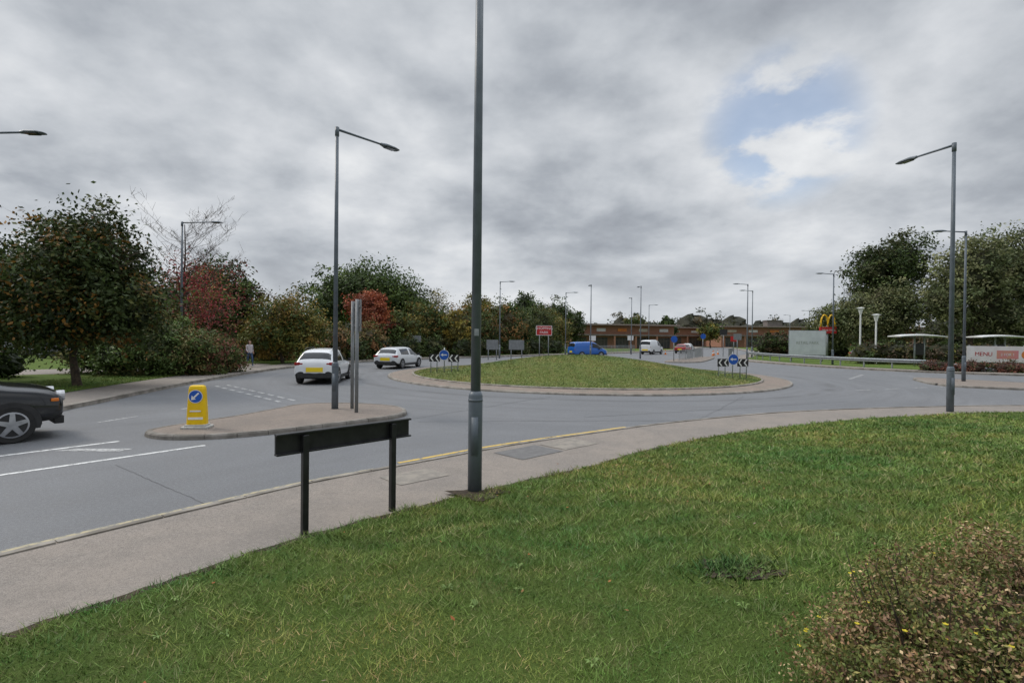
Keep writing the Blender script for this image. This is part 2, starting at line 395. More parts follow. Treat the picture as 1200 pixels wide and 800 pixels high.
island([(21.3,25.6),(22.5,23.9),(27,22.3),(32,21.6),(33,22.4),(28,26),(24.6,29.6),(23.2,29.6)],ISLE)
island([(14.5,48.5),(16.5,47.8),(19,50.5),(24.5,62),(22.5,62.5),(17,54)],ISLE)
# roundabout
th=np.linspace(0,2*np.pi,129)[:-1]
circ=lambda R:np.stack([RC[0]+R*np.cos(th),RC[1]+R*np.sin(th)],1)
kerb('kerb',circ(11.15),1,True,h=.07,seg=.6)
mb=MB(); A=circ(11.07);B=circ(9.75)
mb.polys([[(*A[i],.066),(*A[(i+1)%128],.066),(*B[(i+1)%128],.10),(*B[i],.10)] for i in range(128)])
mb.build('roundabout_apron',[BLOCK],uv=lambda v:(math.atan2(v[1]-RC[1],v[0]-RC[0])*10.4,math.hypot(v[0]-RC[0],v[1]-RC[1])))
kerb('kerb',circ(9.85),1,True,h=.16,seg=.6)
def mound_z(x,y):
    q=np.hypot(x-RC[0],y-RC[1])/9.75
    return .14+1.02*(np.cos(np.clip(q,0,1)*np.pi)*.5+.5)**.85+.03*np.sin(x*.9)*np.sin(y*.8)*(1-np.clip(q,0,1))
mb=MB(); rr=np.linspace(0,9.76,26); V=[]
for q in rr:
    for t in th: px,py=RC[0]+q*math.cos(t),RC[1]+q*math.sin(t); V.append((px,py,float(mound_z(px,py))))
F=[(i*128+j,(i+1)*128+j,(i+1)*128+(j+1)%128,i*128+(j+1)%128) for i in range(25) for j in range(128)]
mb.add(V,F); mb.build('roundabout_mound',[MOUND],smooth=True)
n=80000; q=9.72*np.sqrt(rng.random(n)); t=rng.uniform(0,6.283,n); x=RC[0]+q*np.cos(t); y=RC[1]+q*np.sin(t)
blades('mound_grass',x,y,mound_z(x,y)-.01,rng.uniform(.03,.08,n),rng.uniform(.010,.020,n),[(.17,.215,.05),(.21,.245,.065),(.13,.175,.04),(.31,.29,.13),(.25,.26,.10)],.8)
n=16000; x=rng.uniform(-20,-13,n); y=rng.uniform(12,27,n)
d=np.array([np.min(np.hypot(VLr[:,0]-a,VLr[:,1]-b)) for a,b in zip(x,y)]); inside=(x<np.interp(y,VLr[:,1],VLr[:,0]))&(d>2.15); x,y=x[inside],y[inside]
blades('verge_grass_blades',x,y,np.full(len(x),.12),rng.uniform(.04,.1,len(x)),rng.uniform(.006,.014,len(x)),[(.14,.21,.04),(.17,.24,.05),(.10,.17,.03)],.7)
# markings
mb=MB()
def line(p,q,w,z=.004,dash=None,gap=None,mat=0):
    p=np.array(p,float);q=np.array(q,float);L=np.linalg.norm(q-p);d=(q-p)/L;nn=np.array([-d[1],d[0]])*w/2
    s=0
    while s<L-.05:
        e=min(L,s+(dash or L)); a=p+d*s;b=p+d*e
        mb.polys([[(*(a-nn),z),(*(b-nn),z),(*(b+nn),z),(*(a+nn),z)]],mat); s=e+(gap or 0)
line((-13,1.0),(-5.95,9.95),.10); line((-14.2,2.2),(-7.85,10.25),.10)
mb.polys([[(-8.35,9.35,.004),(-8.1,9.55,.004),(-7.05,9.6,.004),(-7.2,9.35,.004)]],1); mb.polys([[(-9.9,7.3,.004),(-9.65,7.6,.004),(-8.5,7.62,.004),(-8.6,7.3,.004)]],1)
line((-12.5,21.6),(-7.5,16.6),.13,dash=.6,gap=.35,mat=1); line((-12.3,22.1),(-7.2,17.0),.11,dash=.6,gap=.35,mat=1)
line((-10.0,12.4),(-9.2,16.2),.1,dash=1,gap=1.4,mat=1)
line((12,45),(14.5,48),.1,mat=1); line((19.5,29.5),(23,33.5),.16,dash=.6,gap=.3,mat=1)
line((15.2,22.6),(21,24.9),.1,dash=1,gap=1,mat=1)
mb.build('lane_marking',[WLINE,WWORN])
mb=MB(); Ks=resample(K,.25)
a=(Ks[:,0]>-1.7)&(Ks[:,0]<3.2); P=Ks[a]; ribbon(mb,P,.24,.33,.004); ribbon(mb,P,.44,.53,.004)
mb.build('yellow_lines',[YLINE])
mb=MB(); a=(Ks[:,0]<-1.8); P=Ks[a]; ribbon(mb,P,.17,.25,.004); ribbon(mb,P,.34,.42,.004)
a=(Ks[:,0]>3.3); P=Ks[a]; ribbon(mb,P,.12,.24,.004)
mb.build('gutter_line',[YWORN])
mb=MB()
def wig(p,q,w,k=14,amp=.03):
    t=np.linspace(0,1,k); P=np.array(p)[None]*(1-t)[:,None]+np.array(q)[None]*t[:,None]; P+=rng.normal(0,amp,P.shape); ribbon(mb,P,-w/2,w/2,.003)
wig((-6.5,8.4),(-3.6,6.3),.010,24,.008); wig((-2.6,13.4),(1.5,19),.02); wig((5,13.6),(9,19.8),.02); wig((-2.3,13),(5.5,13.7),.018,20); wig((2,14),(12,18.3),.02,26,.02)
mb.build('road_seam',[SEAM])
PATCH=pmat('patch_asphalt',(.13,.126,.122),(.16,.155,.15),8,.8,.5,110)
PATL=pmat('patch_light',(.28,.25,.21),(.205,.185,.16),6,.85,.4,90)
mb=MB()
mb.polys([[(.2,8.55,.1215),(.95,9.25,.1215),(.45,9.75,.1205),(-.3,9.05,.1205)]],0)
mb.polys([[(1.0,9.35,.1215),(1.7,9.95,.1215),(1.25,10.45,.1205),(.55,9.8,.1205)]],1)
mb.polys([[(-1.5,7.0,.1215),(-.9,7.55,.1215),(-1.3,7.95,.1205),(-1.9,7.4,.1205)]],1)
mb.build('pavement_patch',[PATCH,PATL])
mb=MB(); mb.box((.85,10.85,.005),(.45,.35,.012),.75); 
for i in range(5): mb.box((.85+(-.16+.08*i)*.73,10.85+(-.16+.08*i)*.68,.013),(.03,.3,.008),.75)
mb.build('drain_grate',[BLACK])
# ------------------------------------------------------------------ foliage
LB=1.45
def unit(v): return v/(np.linalg.norm(v,axis=-1,keepdims=True)+1e-9)
def foliage(mb,blobs,n,size,pal,wts=None,per=40,cs=.16,mat=0,core=0,inner=.5):
    pal=np.array(pal,float)*LB; wts=np.array(wts or [1]*len(pal),float); wts/=wts.sum()
    A=np.array([(b[3]*b[4]*b[5])**(2/3) for b in blobs]); A/=A.sum()
    for b,a in zip(blobs,A):
        c=np.array(b[:3]);R=np.array(b[3:6]); nk=max(5,int(n*a/per))
        d=unit(rng.normal(size=(nk,3))); ph=rng.uniform(0,6.28,4)
        lump=1+.14*np.sin(4*d[:,0]+ph[0])+.12*np.sin(5*d[:,1]+3*d[:,2]+ph[1])+.10*np.sin(7*d[:,2]+4*d[:,0]+ph[2])
        rad=(inner+(1-inner)*rng.random(nk)**.6)*lump*(.93+.14*rng.random(nk))
        cc=c+d*R*rad[:,None]; cc[:,2]=np.maximum(cc[:,2],.15)
        tint=pal[rng.choice(len(pal),nk,p=wts)]*rng.uniform(.6,1.4,(nk,1))
        csz=rng.uniform(.6,1.4,nk)
        p=np.repeat(cc,per,0)+rng.normal(size=(nk*per,3))*(cs*R.mean()*np.repeat(csz,per)[:,None])*np.array([1,1,.7])
        p[:,2]=np.maximum(p[:,2],.13)
        dd=np.repeat(d,per,0); nrm=unit(dd*.5+np.array([0,0,.35])+rng.normal(size=p.shape)*.75)
        t=unit(np.cross(nrm,rng.normal(size=p.shape))); bt=np.cross(nrm,t)
        s=size*rng.uniform(.6,1.3,(len(p),1))
        Q=np.stack([p-t*s,p-bt*s*.5,p+t*s,p+bt*s*.5],1)
        col=np.repeat(tint,per,0)*rng.uniform(.75,1.25,(len(p),1))
        mb.polys(Q,mat,col)
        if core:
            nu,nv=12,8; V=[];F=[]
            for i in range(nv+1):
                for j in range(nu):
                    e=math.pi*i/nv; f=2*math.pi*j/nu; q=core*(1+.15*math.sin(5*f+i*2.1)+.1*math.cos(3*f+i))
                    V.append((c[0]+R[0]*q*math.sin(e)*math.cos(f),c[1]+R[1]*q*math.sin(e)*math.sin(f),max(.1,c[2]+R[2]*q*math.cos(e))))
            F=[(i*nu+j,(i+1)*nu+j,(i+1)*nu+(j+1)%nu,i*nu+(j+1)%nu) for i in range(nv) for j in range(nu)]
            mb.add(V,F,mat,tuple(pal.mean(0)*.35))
def branches(mb,base_,top,r,nb,spread,mat=1,levels=2,lo=.35,tw=5):
    b=Vector(base_);t=Vector(top); H=(t-b).length
    pts=[b.lerp(t,i/5)+Vector((random.uniform(-.04,.04)*H*(i>0),random.uniform(-.04,.04)*H*(i>0),0)) for i in range(6)]
    mb.tube(pts,[r*(1.25 if i==0 else 1-.16*i) for i in range(6)],8,mat)
    for k in range(nb):
        f=random.uniform(lo,.95); q=pts[int(f*5)].lerp(pts[min(5,int(f*5)+1)],f*5-int(f*5))
        a=random.uniform(0,6.28); L=spread*random.uniform(.6,1.05)*(1.2-.6*f)
        e=q+Vector((math.cos(a)*L,math.sin(a)*L,L*random.uniform(.35,1.0)))
        m=q.lerp(e,.5)+Vector((0,0,-.08*L)); r0=r*.42*(1.15-f)
        mb.tube([q,m,e],[r0,r0*.65,r0*.25],5,mat,cap=False)
        if levels>1:
            for j in range(tw):
                g=random.uniform(.3,1); q2=q.lerp(e,g); a2=a+random.uniform(-1.1,1.1); L2=L*random.uniform(.25,.5)
                e2=q2+Vector((math.cos(a2)*L2,math.sin(a2)*L2,L2*random.uniform(.3,1.2)))
                mb.tube([q2,q2.lerp(e2,.5),e2],[r0*.4,r0*.25,r0*.1],4,mat,cap=False)
                if levels>2:
                    for _ in range(4):
                        q3=q2.lerp(e2,random.uniform(.3,1)); e3=q3+Vector((random.uniform(-1,1),random.uniform(-1,1),random.uniform(.2,1.4)))*L2*.4
                        mb.tube([q3,e3],[.008,.004],3,mat,cap=False)
def tree(name,x,y,blobs,n,size,pal,wts=None,r=.12,th=3,spread=2,core=0,cs=.16,per=40,nb=14,levels=2,inner=.5,lo=.35,zb=.1):
    mb=MB(); foliage(mb,blobs,n,size,pal,wts,per,cs,0,core,inner)
    branches(mb,(x,y,zb),(x+.1,y,th),r,nb,spread,1,levels,lo)
    return mb.build(name,[LEAF,BARK])
G1=(.048,.072,.018);G2=(.072,.10,.024);G3=(.032,.048,.015);OL=(.10,.092,.026);YO=(.17,.14,.03);OR=(.20,.085,.022)
MP=[(.028,.042,.011),(.040,.058,.015),(.062,.066,.018),(.15,.078,.018),(.019,.029,.010)]
tree('maple_tree',-16.8,19.8,[(-16.9,19.9,4.0,2.8,2.6,2.0),(-16.4,19.6,5.5,1.9,1.7,1.45),(-18.8,20.4,3.9,2.0,1.9,2.0),(-14.9,19.5,3.4,1.8,1.6,1.4),(-17.2,19.3,2.6,2.4,1.8,1.0),(-15.1,19.4,2.5,1.6,1.4,.9)],50000,.092,MP,[4,4,2,1.3,2],r=.13,th=6.2,spread=2.6,core=0,nb=22,inner=.2,lo=.25)
tree('maple_tree',-21.6,21,[(-21.8,21,3.6,2.3,2.3,2.6),(-20.9,20.5,2.9,1.7,1.7,1.6)],14000,.09,MP,[4,4,2,1.2,2],r=.12,th=5.5,spread=2,nb=14,inner=.3)
tree('red_leaved_tree',-19.2,30,[(-17.6,30,4.4,2.2,1.8,1.7),(-18.4,30.2,3.2,2.0,1.6,1.2),(-19.6,30,5.4,1.8,1.6,1.6)],3300,.075,[(.24,.035,.045),(.17,.03,.03),(.22,.07,.04),(.10,.05,.03)],r=.11,th=8.6,spread=3.3,nb=44,levels=3,inner=.1,cs=.22,per=9)
tree('purple_leaved_tree',-24.4,42,[(-24.4,42,5.6,2.7,2.5,2.5),(-22.6,42,4.6,2.0,2,2.0),(-26,42,4,2,2,2)],15000,.14,[G3,G1,(.08,.045,.03),G2],th=7,spread=2.4,core=.55)
tree('olive_tree',-17.0,38,[(-17,38,3.3,2.3,2.2,2.1),(-17.8,37.6,2.2,1.9,1.9,1.5),(-15.6,38,2.4,1.7,1.7,1.6)],15000,.11,[(.085,.09,.02),(.12,.10,.022),(.17,.11,.024),G1],th=4.8,spread=2,core=.5)
tree('oak_tree',-17,60,[(-17.4,60,7.2,4.6,4,3.3),(-13.4,61,6.2,3.6,3.5,3.0),(-20.8,60,6.2,3.2,3,3.0)],22000,.19,[G1,G2,(.065,.10,.03),G3],r=.3,th=9,spread=4,core=.6)
tree('red_leaved_tree',-14.6,52,[(-14.6,52,5.0,1.9,1.9,1.8),(-14.2,52,3.6,1.7,1.7,1.4)],8000,.13,[(.21,.055,.03),(.26,.08,.035),(.15,.05,.028)],th=6,spread=1.7,core=.45)
tree('bare_birch_tree',-21.5,36,[(-21.5,36,5.4,1.3,1.2,1.8)],700,.08,[YO,OR],r=.08,th=8.0,spread=2.0,nb=34,levels=3,inner=.2,cs=.25,per=8)
tree('bare_birch_tree',-9.2,62,[(-9.2,62,6.0,1.5,1.4,2.0)],1600,.11,[YO,OL],r=.1,th=8.2,spread=2.0,nb=26,levels=2,inner=.2,cs=.25,per=8)
tree('yellowing_ash_tree',-4.4,67,[(-4.4,67,5.6,2.0,1.8,2.3),(-3.6,67,4.2,1.8,1.8,1.8)],8000,.15,[YO,OL,(.12,.12,.03)],th=7.2,spread=1.8,core=.4)
def shrubs(name,blobs,n,size,pal,wts=None,core=.7,cs=.14,per=30):
    mb=MB(); foliage(mb,blobs,n,size,pal,wts,per,cs,0,core,.6)
    for b in blobs[::2]: branches(mb,(b[0],b[1],.1),(b[0]+.1,b[1],b[2]+b[5]*.6),.05,4,b[3]*.7,1,1)
    return mb.build(name,[LEAF,BARK])
bl=[]
for (x,y,h,w) in [(-25,47,5.2,3),(-21,47,4.6,2.4),(-12.5,54,5.2,2.4),(-10.4,57,6.6,2.6),(-8,58.5,5.6,2.6),(-5.6,62,6.6,2.6),(-3.4,64,5.6,2.4),(-1,68,7.0,2.8),(1.2,71,6.2,2.6),(3.8,75,7.2,3),(6.4,80,6.2,3)]:
    bl.append((x,y,h*.45,w,w*.8,h*.52))
mixed=[(.10,.095,.027),(.16,.12,.03),(.065,.085,.024),(.20,.105,.035),(.05,.065,.02)]
for i in range(0,len(bl),2): shrubs('autumn_hedgerow',bl[i:i+2],8500,.15,[mixed[(i//2+j)%5] for j in (0,1)]+[G1],core=.6)
shrubs('yellow_shrub',[(-6.6,57.5,3.0,1.4,1.3,2.1),(-5.6,58,2.0,1.2,1.2,1.6),(-10.8,54.5,2.6,1.3,1.2,2.0)],7000,.13,[(.24,.17,.03),(.18,.15,.03),OL])
shrubs('dark_green_hedge',[(x,y,.9,1.6,1.3,1.25) for x,y in ((-13.9,44.5),(-12.3,47.5),(-10.4,51),(-8.2,53.5),(-5.5,56.5),(-3,59.5),(0.5,64),(3,67.5),(6,71))],16000,.11,[G3,G1,(.055,.055,.02)])
tree('green_tree',2.2,84,[(2.5,84,6.3,2.8,2.5,2.6),(-1,86,5.6,2.8,2.5,2.4)],8000,.22,[G3,G1],r=.25,th=7,spread=2,core=.6)
tree('green_tree',7.6,88,[(7.6,88,5.2,3.4,2.5,3.0),(10.6,92,4.4,2.6,2.5,2.6)],8000,.22,[G3,G1,(.05,.05,.02)],r=.25,th=6,spread=2,core=.6)
shrubs('laurel_shrub',[(-19.4,25.5,1.2,1.6,1.4,1.45),(-17.4,25.6,1.2,1.5,1.3,1.3),(-18.3,27,1.6,1.8,1.4,1.5),(-21.5,26.5,1.1,1.6,1.4,1.1)],19000,.085,[(.065,.10,.026),(.09,.13,.035),(.045,.068,.018),(.11,.10,.035)],core=.6)
shrubs('mixed_shrub',[(-16.3,26.6,1.1,1.25,1.2,1.35),(-15.9,28.2,.9,1.0,1,1.15)],11000,.075,[(.075,.10,.03),(.13,.10,.035),(.15,.06,.04),(.055,.07,.02)],core=.6)
shrubs('low_hedge',[(-23.5-2.2*i,23.2+.9*i,.75,1.5,1.1,.85) for i in range(7)],14000,.07,[G3,G1,(.03,.05,.015)],core=.75)
shrubs('autumn_shrub',[(-19.5,42,1.3,2.0,1.6,1.7),(-14.9,43.5,1.4,1.6,1.5,1.8),(-13.2,47,1.5,1.8,1.6,1.9),(-22,41,1.5,2,1.6,1.9)],13000,.11,[(.12,.085,.033),(.16,.08,.033),OL,G1],core=.65)
shrubs('hedge_behind',[(-30-4*i,44+1.5*i,3.2,3.2,2.5,3.6+.6*math.sin(i*2)) for i in range(8)],14000,.2,[G3,G1,OL,G2],core=.7)
WL=[(.11,.12,.05),(.085,.10,.04),(.14,.14,.065),(.06,.075,.03)]
tree('willow_tree',50,56,[(50,56,9.8,3.8,3.5,4.2),(54,57,10.2,4,3.5,5.2),(47,55.5,6.5,3.6,3,3.2),(52.5,55,5,4.5,3,3.4),(57.5,57,9.6,4.5,3.5,5.6)],36000,.17,WL,r=.4,th=12,spread=4,core=.5,inner=.35,cs=.12)
tree('dark_oak_tree',47.2,66,[(46.6,66,11.2,3.4,3.2,3.4),(50,66,12.4,3.8,3.2,3.6),(48,66,7,4.5,3.5,4)],18000,.2,[G3,G1,(.05,.055,.02)],r=.4,th=12,spread=3.5,core=.5)
tree('willow_tree',41,60,[(41,60,5.0,3.2,2.6,3.0),(44.4,60,5.8,3.0,2.6,3.2),(38.5,62,4.0,2.2,2.2,2.4)],20000,.16,WL,r=.25,th=8,spread=3,core=.55,inner=.4)
shrubs('brown_hedge',[(30.8+2.0*i,37.2-.62*i,.40,1.3,.8,.50) for i in range(10)],22000,.06,[(.12,.05,.035),(.085,.048,.03),(.15,.06,.04),G3],core=.75)
shrubs('green_hedge',[(33.0+2.3*i,47.5+.1*i,1.0,1.6,1.2,1.2) for i in range(12)],18000,.11,[G3,G1,OL,(.08,.055,.033)],core=.75)
shrubs('dark_green_hedge',[(34+1.9*i,68-.7*i,1.4,1.8,1.4,1.9) for i in range(5)],10000,.14,[G3,(.06,.04,.022),G1],core=.7)
shrubs('hedge_behind',[(58+4*i,58-1.0*i,3.8,3.6,3,4.2) for i in range(7)],14000,.22,WL,core=.7)
bl=[]
for i in range(74):
    a=math.radians(-62+124*i/73+random.uniform(-.8,.8)); R=random.uniform(185,240); h=random.uniform(8,14.5)
    bl.append((R*math.sin(a),R*math.cos(a),h*.45,random.uniform(5,8.5),6,h*.55))
mb=MB(); foliage(mb,bl,48000,.5,[(.06,.07,.04),(.075,.08,.04),(.065,.075,.05),(.11,.085,.045)],None,30,.14,0,.75,.6); mb.build('distant_trees',[LEAF])
tree('car_park_tree',31,128,[(31,128,5.6,2.6,2.5,2.6)],3500,.3,[OL,G1],r=.2,th=6,spread=2,core=.5)
tree('car_park_tree',41,135,[(41,135,5.2,2.4,2.3,2.6)],3500,.3,[G1,G3],r=.2,th=6,spread=2,core=.5)
tree('car_park_tree',52,134,[(52,134,4.4,2.6,2.5,2.3)],3000,.3,[OL,YO,G1],r=.2,th=5,spread=2,core=.5)
# foreground shrub
mb=MB()
bb=[(2.25,2.35,.78,.62,.55,.40),(1.78,2.25,.62,.42,.42,.30),(2.75,2.6,.74,.55,.5,.38),(2.2,1.8,.72,.6,.5,.34)]
for k in range(230):
    bx,by=random.uniform(1.75,2.75),random.uniform(1.9,2.6); a=random.uniform(0,6.28); L=random.uniform(.10,.32)
    ex,ey,ez=bx+math.cos(a)*L,by+math.sin(a)*L*.8,.5+random.uniform(.42,.66)*(1-.4*L)
    mb.tube([(bx,by,.42),((bx+ex)/2,(by+ey)/2,(.45+ez)/2+.04),(ex,ey,ez)],[.005,.0035,.0018],4,1,cap=False)
foliage(mb,bb,110000,.0105,[(.10,.115,.03),(.14,.085,.05),(.21,.13,.07),(.065,.08,.02),(.16,.14,.045)],[4.5,2.5,2,3,3],20,.075,0,.55,.5)
foliage(mb,bb,10000,.010,[(.30,.21,.11),(.24,.14,.07),(.34,.25,.14)],None,6,.05,0,0,.92)
for b in bb:
    for k in range(14):
        d=unit(rng.normal(size=3)); d[2]=abs(d[2]); d=unit(d); c=np.array(b[:3])+d*np.array(b[3:6])*1.05
        for j in range(5):
            a=j*1.257+k; t=np.array([math.cos(a),math.sin(a),.25]); e=np.array([-math.sin(a),math.cos(a),0])
            mb.polys([[c,c+t*.007-e*.005,c+t*.012,c+t*.007+e*.005]],0,np.array([[.62,.50,.04]]))
mb.build('potentilla_shrub',[LEAF,BARK])
# ------------------------------------------------------------------ street lamps
def lamp(x,y,z0,h,ang,arm=1.2,mat=None,r1=.093,r2=.066,name='street_lamp'):
    e=empty(name,(x,y,z0)); m=mat or STEEL
    mb=MB(); mb.tube([(0,0,-.1),(0,0,1.27),(0,0,1.33)],[r1,r1,r2+.004],18); mb.tube([(0,0,1.3),(0,0,h*.6),(0,0,h-.03)],[r2,r2*.85,r2*.68],18)
    mb.box((0,-r1-.001,.75),(.09,.012,.5)); mb.tube([(0,0,1.20),(0,0,1.23)],r1+.004,18)
    o=mb.build('column',[m],smooth=False,parent=e)
    for p in o.data.polygons: p.use_smooth=len(p.vertices)==4 and abs(p.normal.z)<.5
    ca,sa=math.cos(ang),math.sin(ang)
    mb=MB(); mb.tube([(0,0,h-.25),(0,0,h)],.058,12); mb.tube([(0,0,h-.06),(ca*arm*.5,sa*arm*.5,h-.03),(ca*arm,sa*arm,h-.0)],[.036,.032,.028],10); mb.build('bracket_arm',[m],True,e)
    R=[]
    for s,w,t,dz in ((0,.05,.05,0),(.08,.075,.06,.005),(.2,.13,.07,.01),(.5,.15,.055,.01),(.66,.12,.03,.0),(.70,.06,.015,-.003)):
        cx=arm-.02+s; R.append([(ca*cx-sa*w*q,sa*cx+ca*w*q,h+dz+t*u) for q,u in ((-1,-.35),(-.9,.25),(-.4,.8),(.4,.8),(.9,.25),(1,-.35),(.7,-.5),(-.7,-.5))])
    mb=MB(); mb.loft(R); mb.build('lantern_head',[m],False,e,bevel=.008)
    mb=MB(); mb.box((ca*(arm+.33),sa*(arm+.33),h-.035),(.34,.18,.02),ang); mb.build('led_panel',[GLASS],False,e)
    return e
PI=math.pi
l0=lamp(-.47,6.72,.12,8.2,2.2,1.2)
mb=MB(); mb.box((.01,-.0675,2.1),(.06,.004,.09)); mb.build('number_label',[GALV],False,l0)
lamp(-5.0,14.5,.095,7.95,math.atan2(1.8,1.33),1.55)
lamp(12.95,15.1,.12,7.9,PI/2+.15,1.2)
lamp(-15.45,14.6,.12,7.75,.05,1.35)
lamp(-18.4,28.5,.12,8.3,.05,1.5)
lamp(24.2,27.4,.12,8.0,PI-.1,1.0)
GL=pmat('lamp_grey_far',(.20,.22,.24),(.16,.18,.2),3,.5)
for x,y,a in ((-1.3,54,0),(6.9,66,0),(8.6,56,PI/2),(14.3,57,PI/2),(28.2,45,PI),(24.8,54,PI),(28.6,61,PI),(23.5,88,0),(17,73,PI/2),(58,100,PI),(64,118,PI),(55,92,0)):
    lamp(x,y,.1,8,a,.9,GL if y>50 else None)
def post_lamp(x,y,h):
    e=empty('post_top_lamp',(x,y,.12)); mb=MB(); mb.tube([(0,0,0),(0,0,.8),(0,0,.82),(0,0,h-.6)],[.11,.11,.08,.07],12)
    mb.tube([(0,0,h-.6),(0,0,h-.1),(0,0,h)],[.09,.22,.26],16); mb.tube([(0,0,h),(0,0,h+.08)],[.42,.1],16); mb.build('post',[WHITE],False,e)
post_lamp(34.0,50,5.3); post_lamp(33.4,47,4.5)
# ------------------------------------------------------------------ street name sign (seen from back)
e=empty('street_name_sign'); d=np.array([.7,.714]); ang=math.atan2(d[1],d[0]); p1=np.array([-2.10,5.22]); p2=np.array([-1.38,5.97])
mb=MB()
for p in (p1,p2): mb.box((*p,.60),(.062,.062,1.08),ang)
mb.build('posts',[BLACK],False,e,bevel=.005)
nrm=np.array([-d[1],d[0]]); c=(p1+p2)/2+d*(-.015)
mb=MB(); mb.box((*(c+nrm*.055),1.065),(1.56,.035,.19),ang); mb.box((*(c+nrm*.03),1.165),(1.57,.075,.02),ang); mb.box((*(c+nrm*.03),.968),(1.57,.075,.018),ang)
mb.build('board',[BLACK],False,e,bevel=.004)
mb=MB(); mb.box((*(c+nrm*.076),1.065),(1.48,.004,.15),ang); mb.build('name_plate',[WHITE],False,e)
# ------------------------------------------------------------------ keep-left bollard
e=empty('traffic_bollard',(-6.93,11.3,.10),math.radians(10))
R=[]
for z,w,dd in ((.04,.20,.11),(.30,.195,.105),(.60,.18,.095),(.86,.165,.085),(.92,.15,.07),(.94,.11,.04)):
    R.append([(sx*w,sy*dd,z) for sx,sy in ((-1,-.6),(-.8,-1),(.8,-1),(1,-.6),(1,.6),(.8,1),(-.8,1),(-1,.6))])
mb=MB(); mb.loft(R); mb.build('shell',[YELL],False,e,bevel=.012)
mb=MB(); mb.box((0,0,.02),(.55,.36,.05)); mb.box((0,0,.06),(.44,.27,.05)); mb.build('base',[pmat('bollard_base',(.5,.49,.45),(.4,.39,.36),9,.7)],False,e,bevel=.01)
def disc(cx,cz,y,r,n=28): return [(cx+r*math.cos(2*PI*k/n),y,cz+r*math.sin(2*PI*k/n)) for k in range(n)]
yy=-.108
mb=MB(); mb.add(disc(0,.70,yy,.145),[tuple(range(28))]); mb.build('rim_white',[WHITE],False,e)
mb=MB(); mb.add(disc(0,.70,yy-.003,.132),[tuple(range(28))]); mb.build('blue_disc',[BLUE],False,e)
mb=MB(); mb.polys([[( .078,yy-.006,.765),(.055,yy-.006,.788),(-.055,yy-.006,.68),(-.03,yy-.006,.655)]]); mb.add([(-.085,yy-.006,.625),(.01,yy-.006,.64),(-.075,yy-.006,.725)],[(0,1,2)]); mb.build('arrow',[WHITE],False,e)
mb=MB(); mb.box((0,-.11,.22),(.30,.006,.05)); mb.box((0,-.112,.38),(.22,.006,.03)); mb.build('reflective_strip',[WHITE],False,e)
# ------------------------------------------------------------------ direction sign edge on
e=empty('direction_sign',(-4.36,14.2,.10),math.radians(115))
mb=MB()
for u in (-.42,.42): mb.tube([(u,0,-.05),(u,0,3.05)],.048,12)
mb.build('posts',[SIGNBACK],True,e)
mb=MB(); mb.box((0,-.07,2.62),(1.25,.02,.85)); 
for z in (2.35,2.85): mb.box((0,-.052,z),(1.2,.03,.05))
mb.build('panel',[SIGNBACK],False,e,bevel=.004)
mb=MB(); mb.box((0,-.083,2.62),(1.2,.004,.79)); mb.build('sign_face',[WHITE],False,e)
# ------------------------------------------------------------------ chevrons
def chevron(x,y,rz):
    z=float(mound_z(x,y)); e=empty('chevron_sign',(x,y,z),rz)
    mb=MB()
    for u in (-.78,-.42,0,.42,.78): mb.tube([(u,.04,-.1),(u,.04,.98 if u else 1.35)],.03,10)
    mb.tube([(-.78,.04,.25),(.78,.04,.25)],.02,8)
    mb.build('posts',[GALV],True,e)
    for cx in (-.55,.55):
        mb=MB(); mb.box((cx,0,.78),(.62,.02,.40)); mb.build('chevron_board',[BLACK],False,e)
        mb=MB(); a=.08
        for u in (-.15,.15):
            X0=cx+u-.04
            mb.polys([[(X0+.07,-.012,.60),(X0+.07+a,-.012,.60),(X0-.07+a,-.012,.78),(X0-.07,-.012,.78)]])
            mb.polys([[(X0-.07,-.012,.78),(X0-.07+a,-.012,.78),(X0+.07+a,-.012,.96),(X0+.07,-.012,.96)]])
        mb.build('white_chevrons',[WHITE],False,e)
    mb=MB(); mb.add(disc(0,.95,-.03,.29),[tuple(range(28))]); mb.add(disc(0,.95,-.015,.29),[tuple(range(28))[::-1]]); mb.build('disc_rim',[WHITE],False,e)
    mb=MB(); mb.add(disc(0,.95,-.034,.27),[tuple(range(28))]); mb.build('blue_disc',[BLUE],False,e)
    mb=MB(); mb.polys([[(.17,-.038,.93),(.17,-.038,.98),(-.05,-.038,.98),(-.05,-.038,.93)]]); mb.add([(-.05,-.038,.87),(-.05,-.038,1.04),(-.19,-.038,.955)],[(0,1,2)]); mb.build('arrow',[WHITE],False,e)
chevron(-3.7,28,math.radians(-12)); chevron(11.5,26.6,math.radians(8))
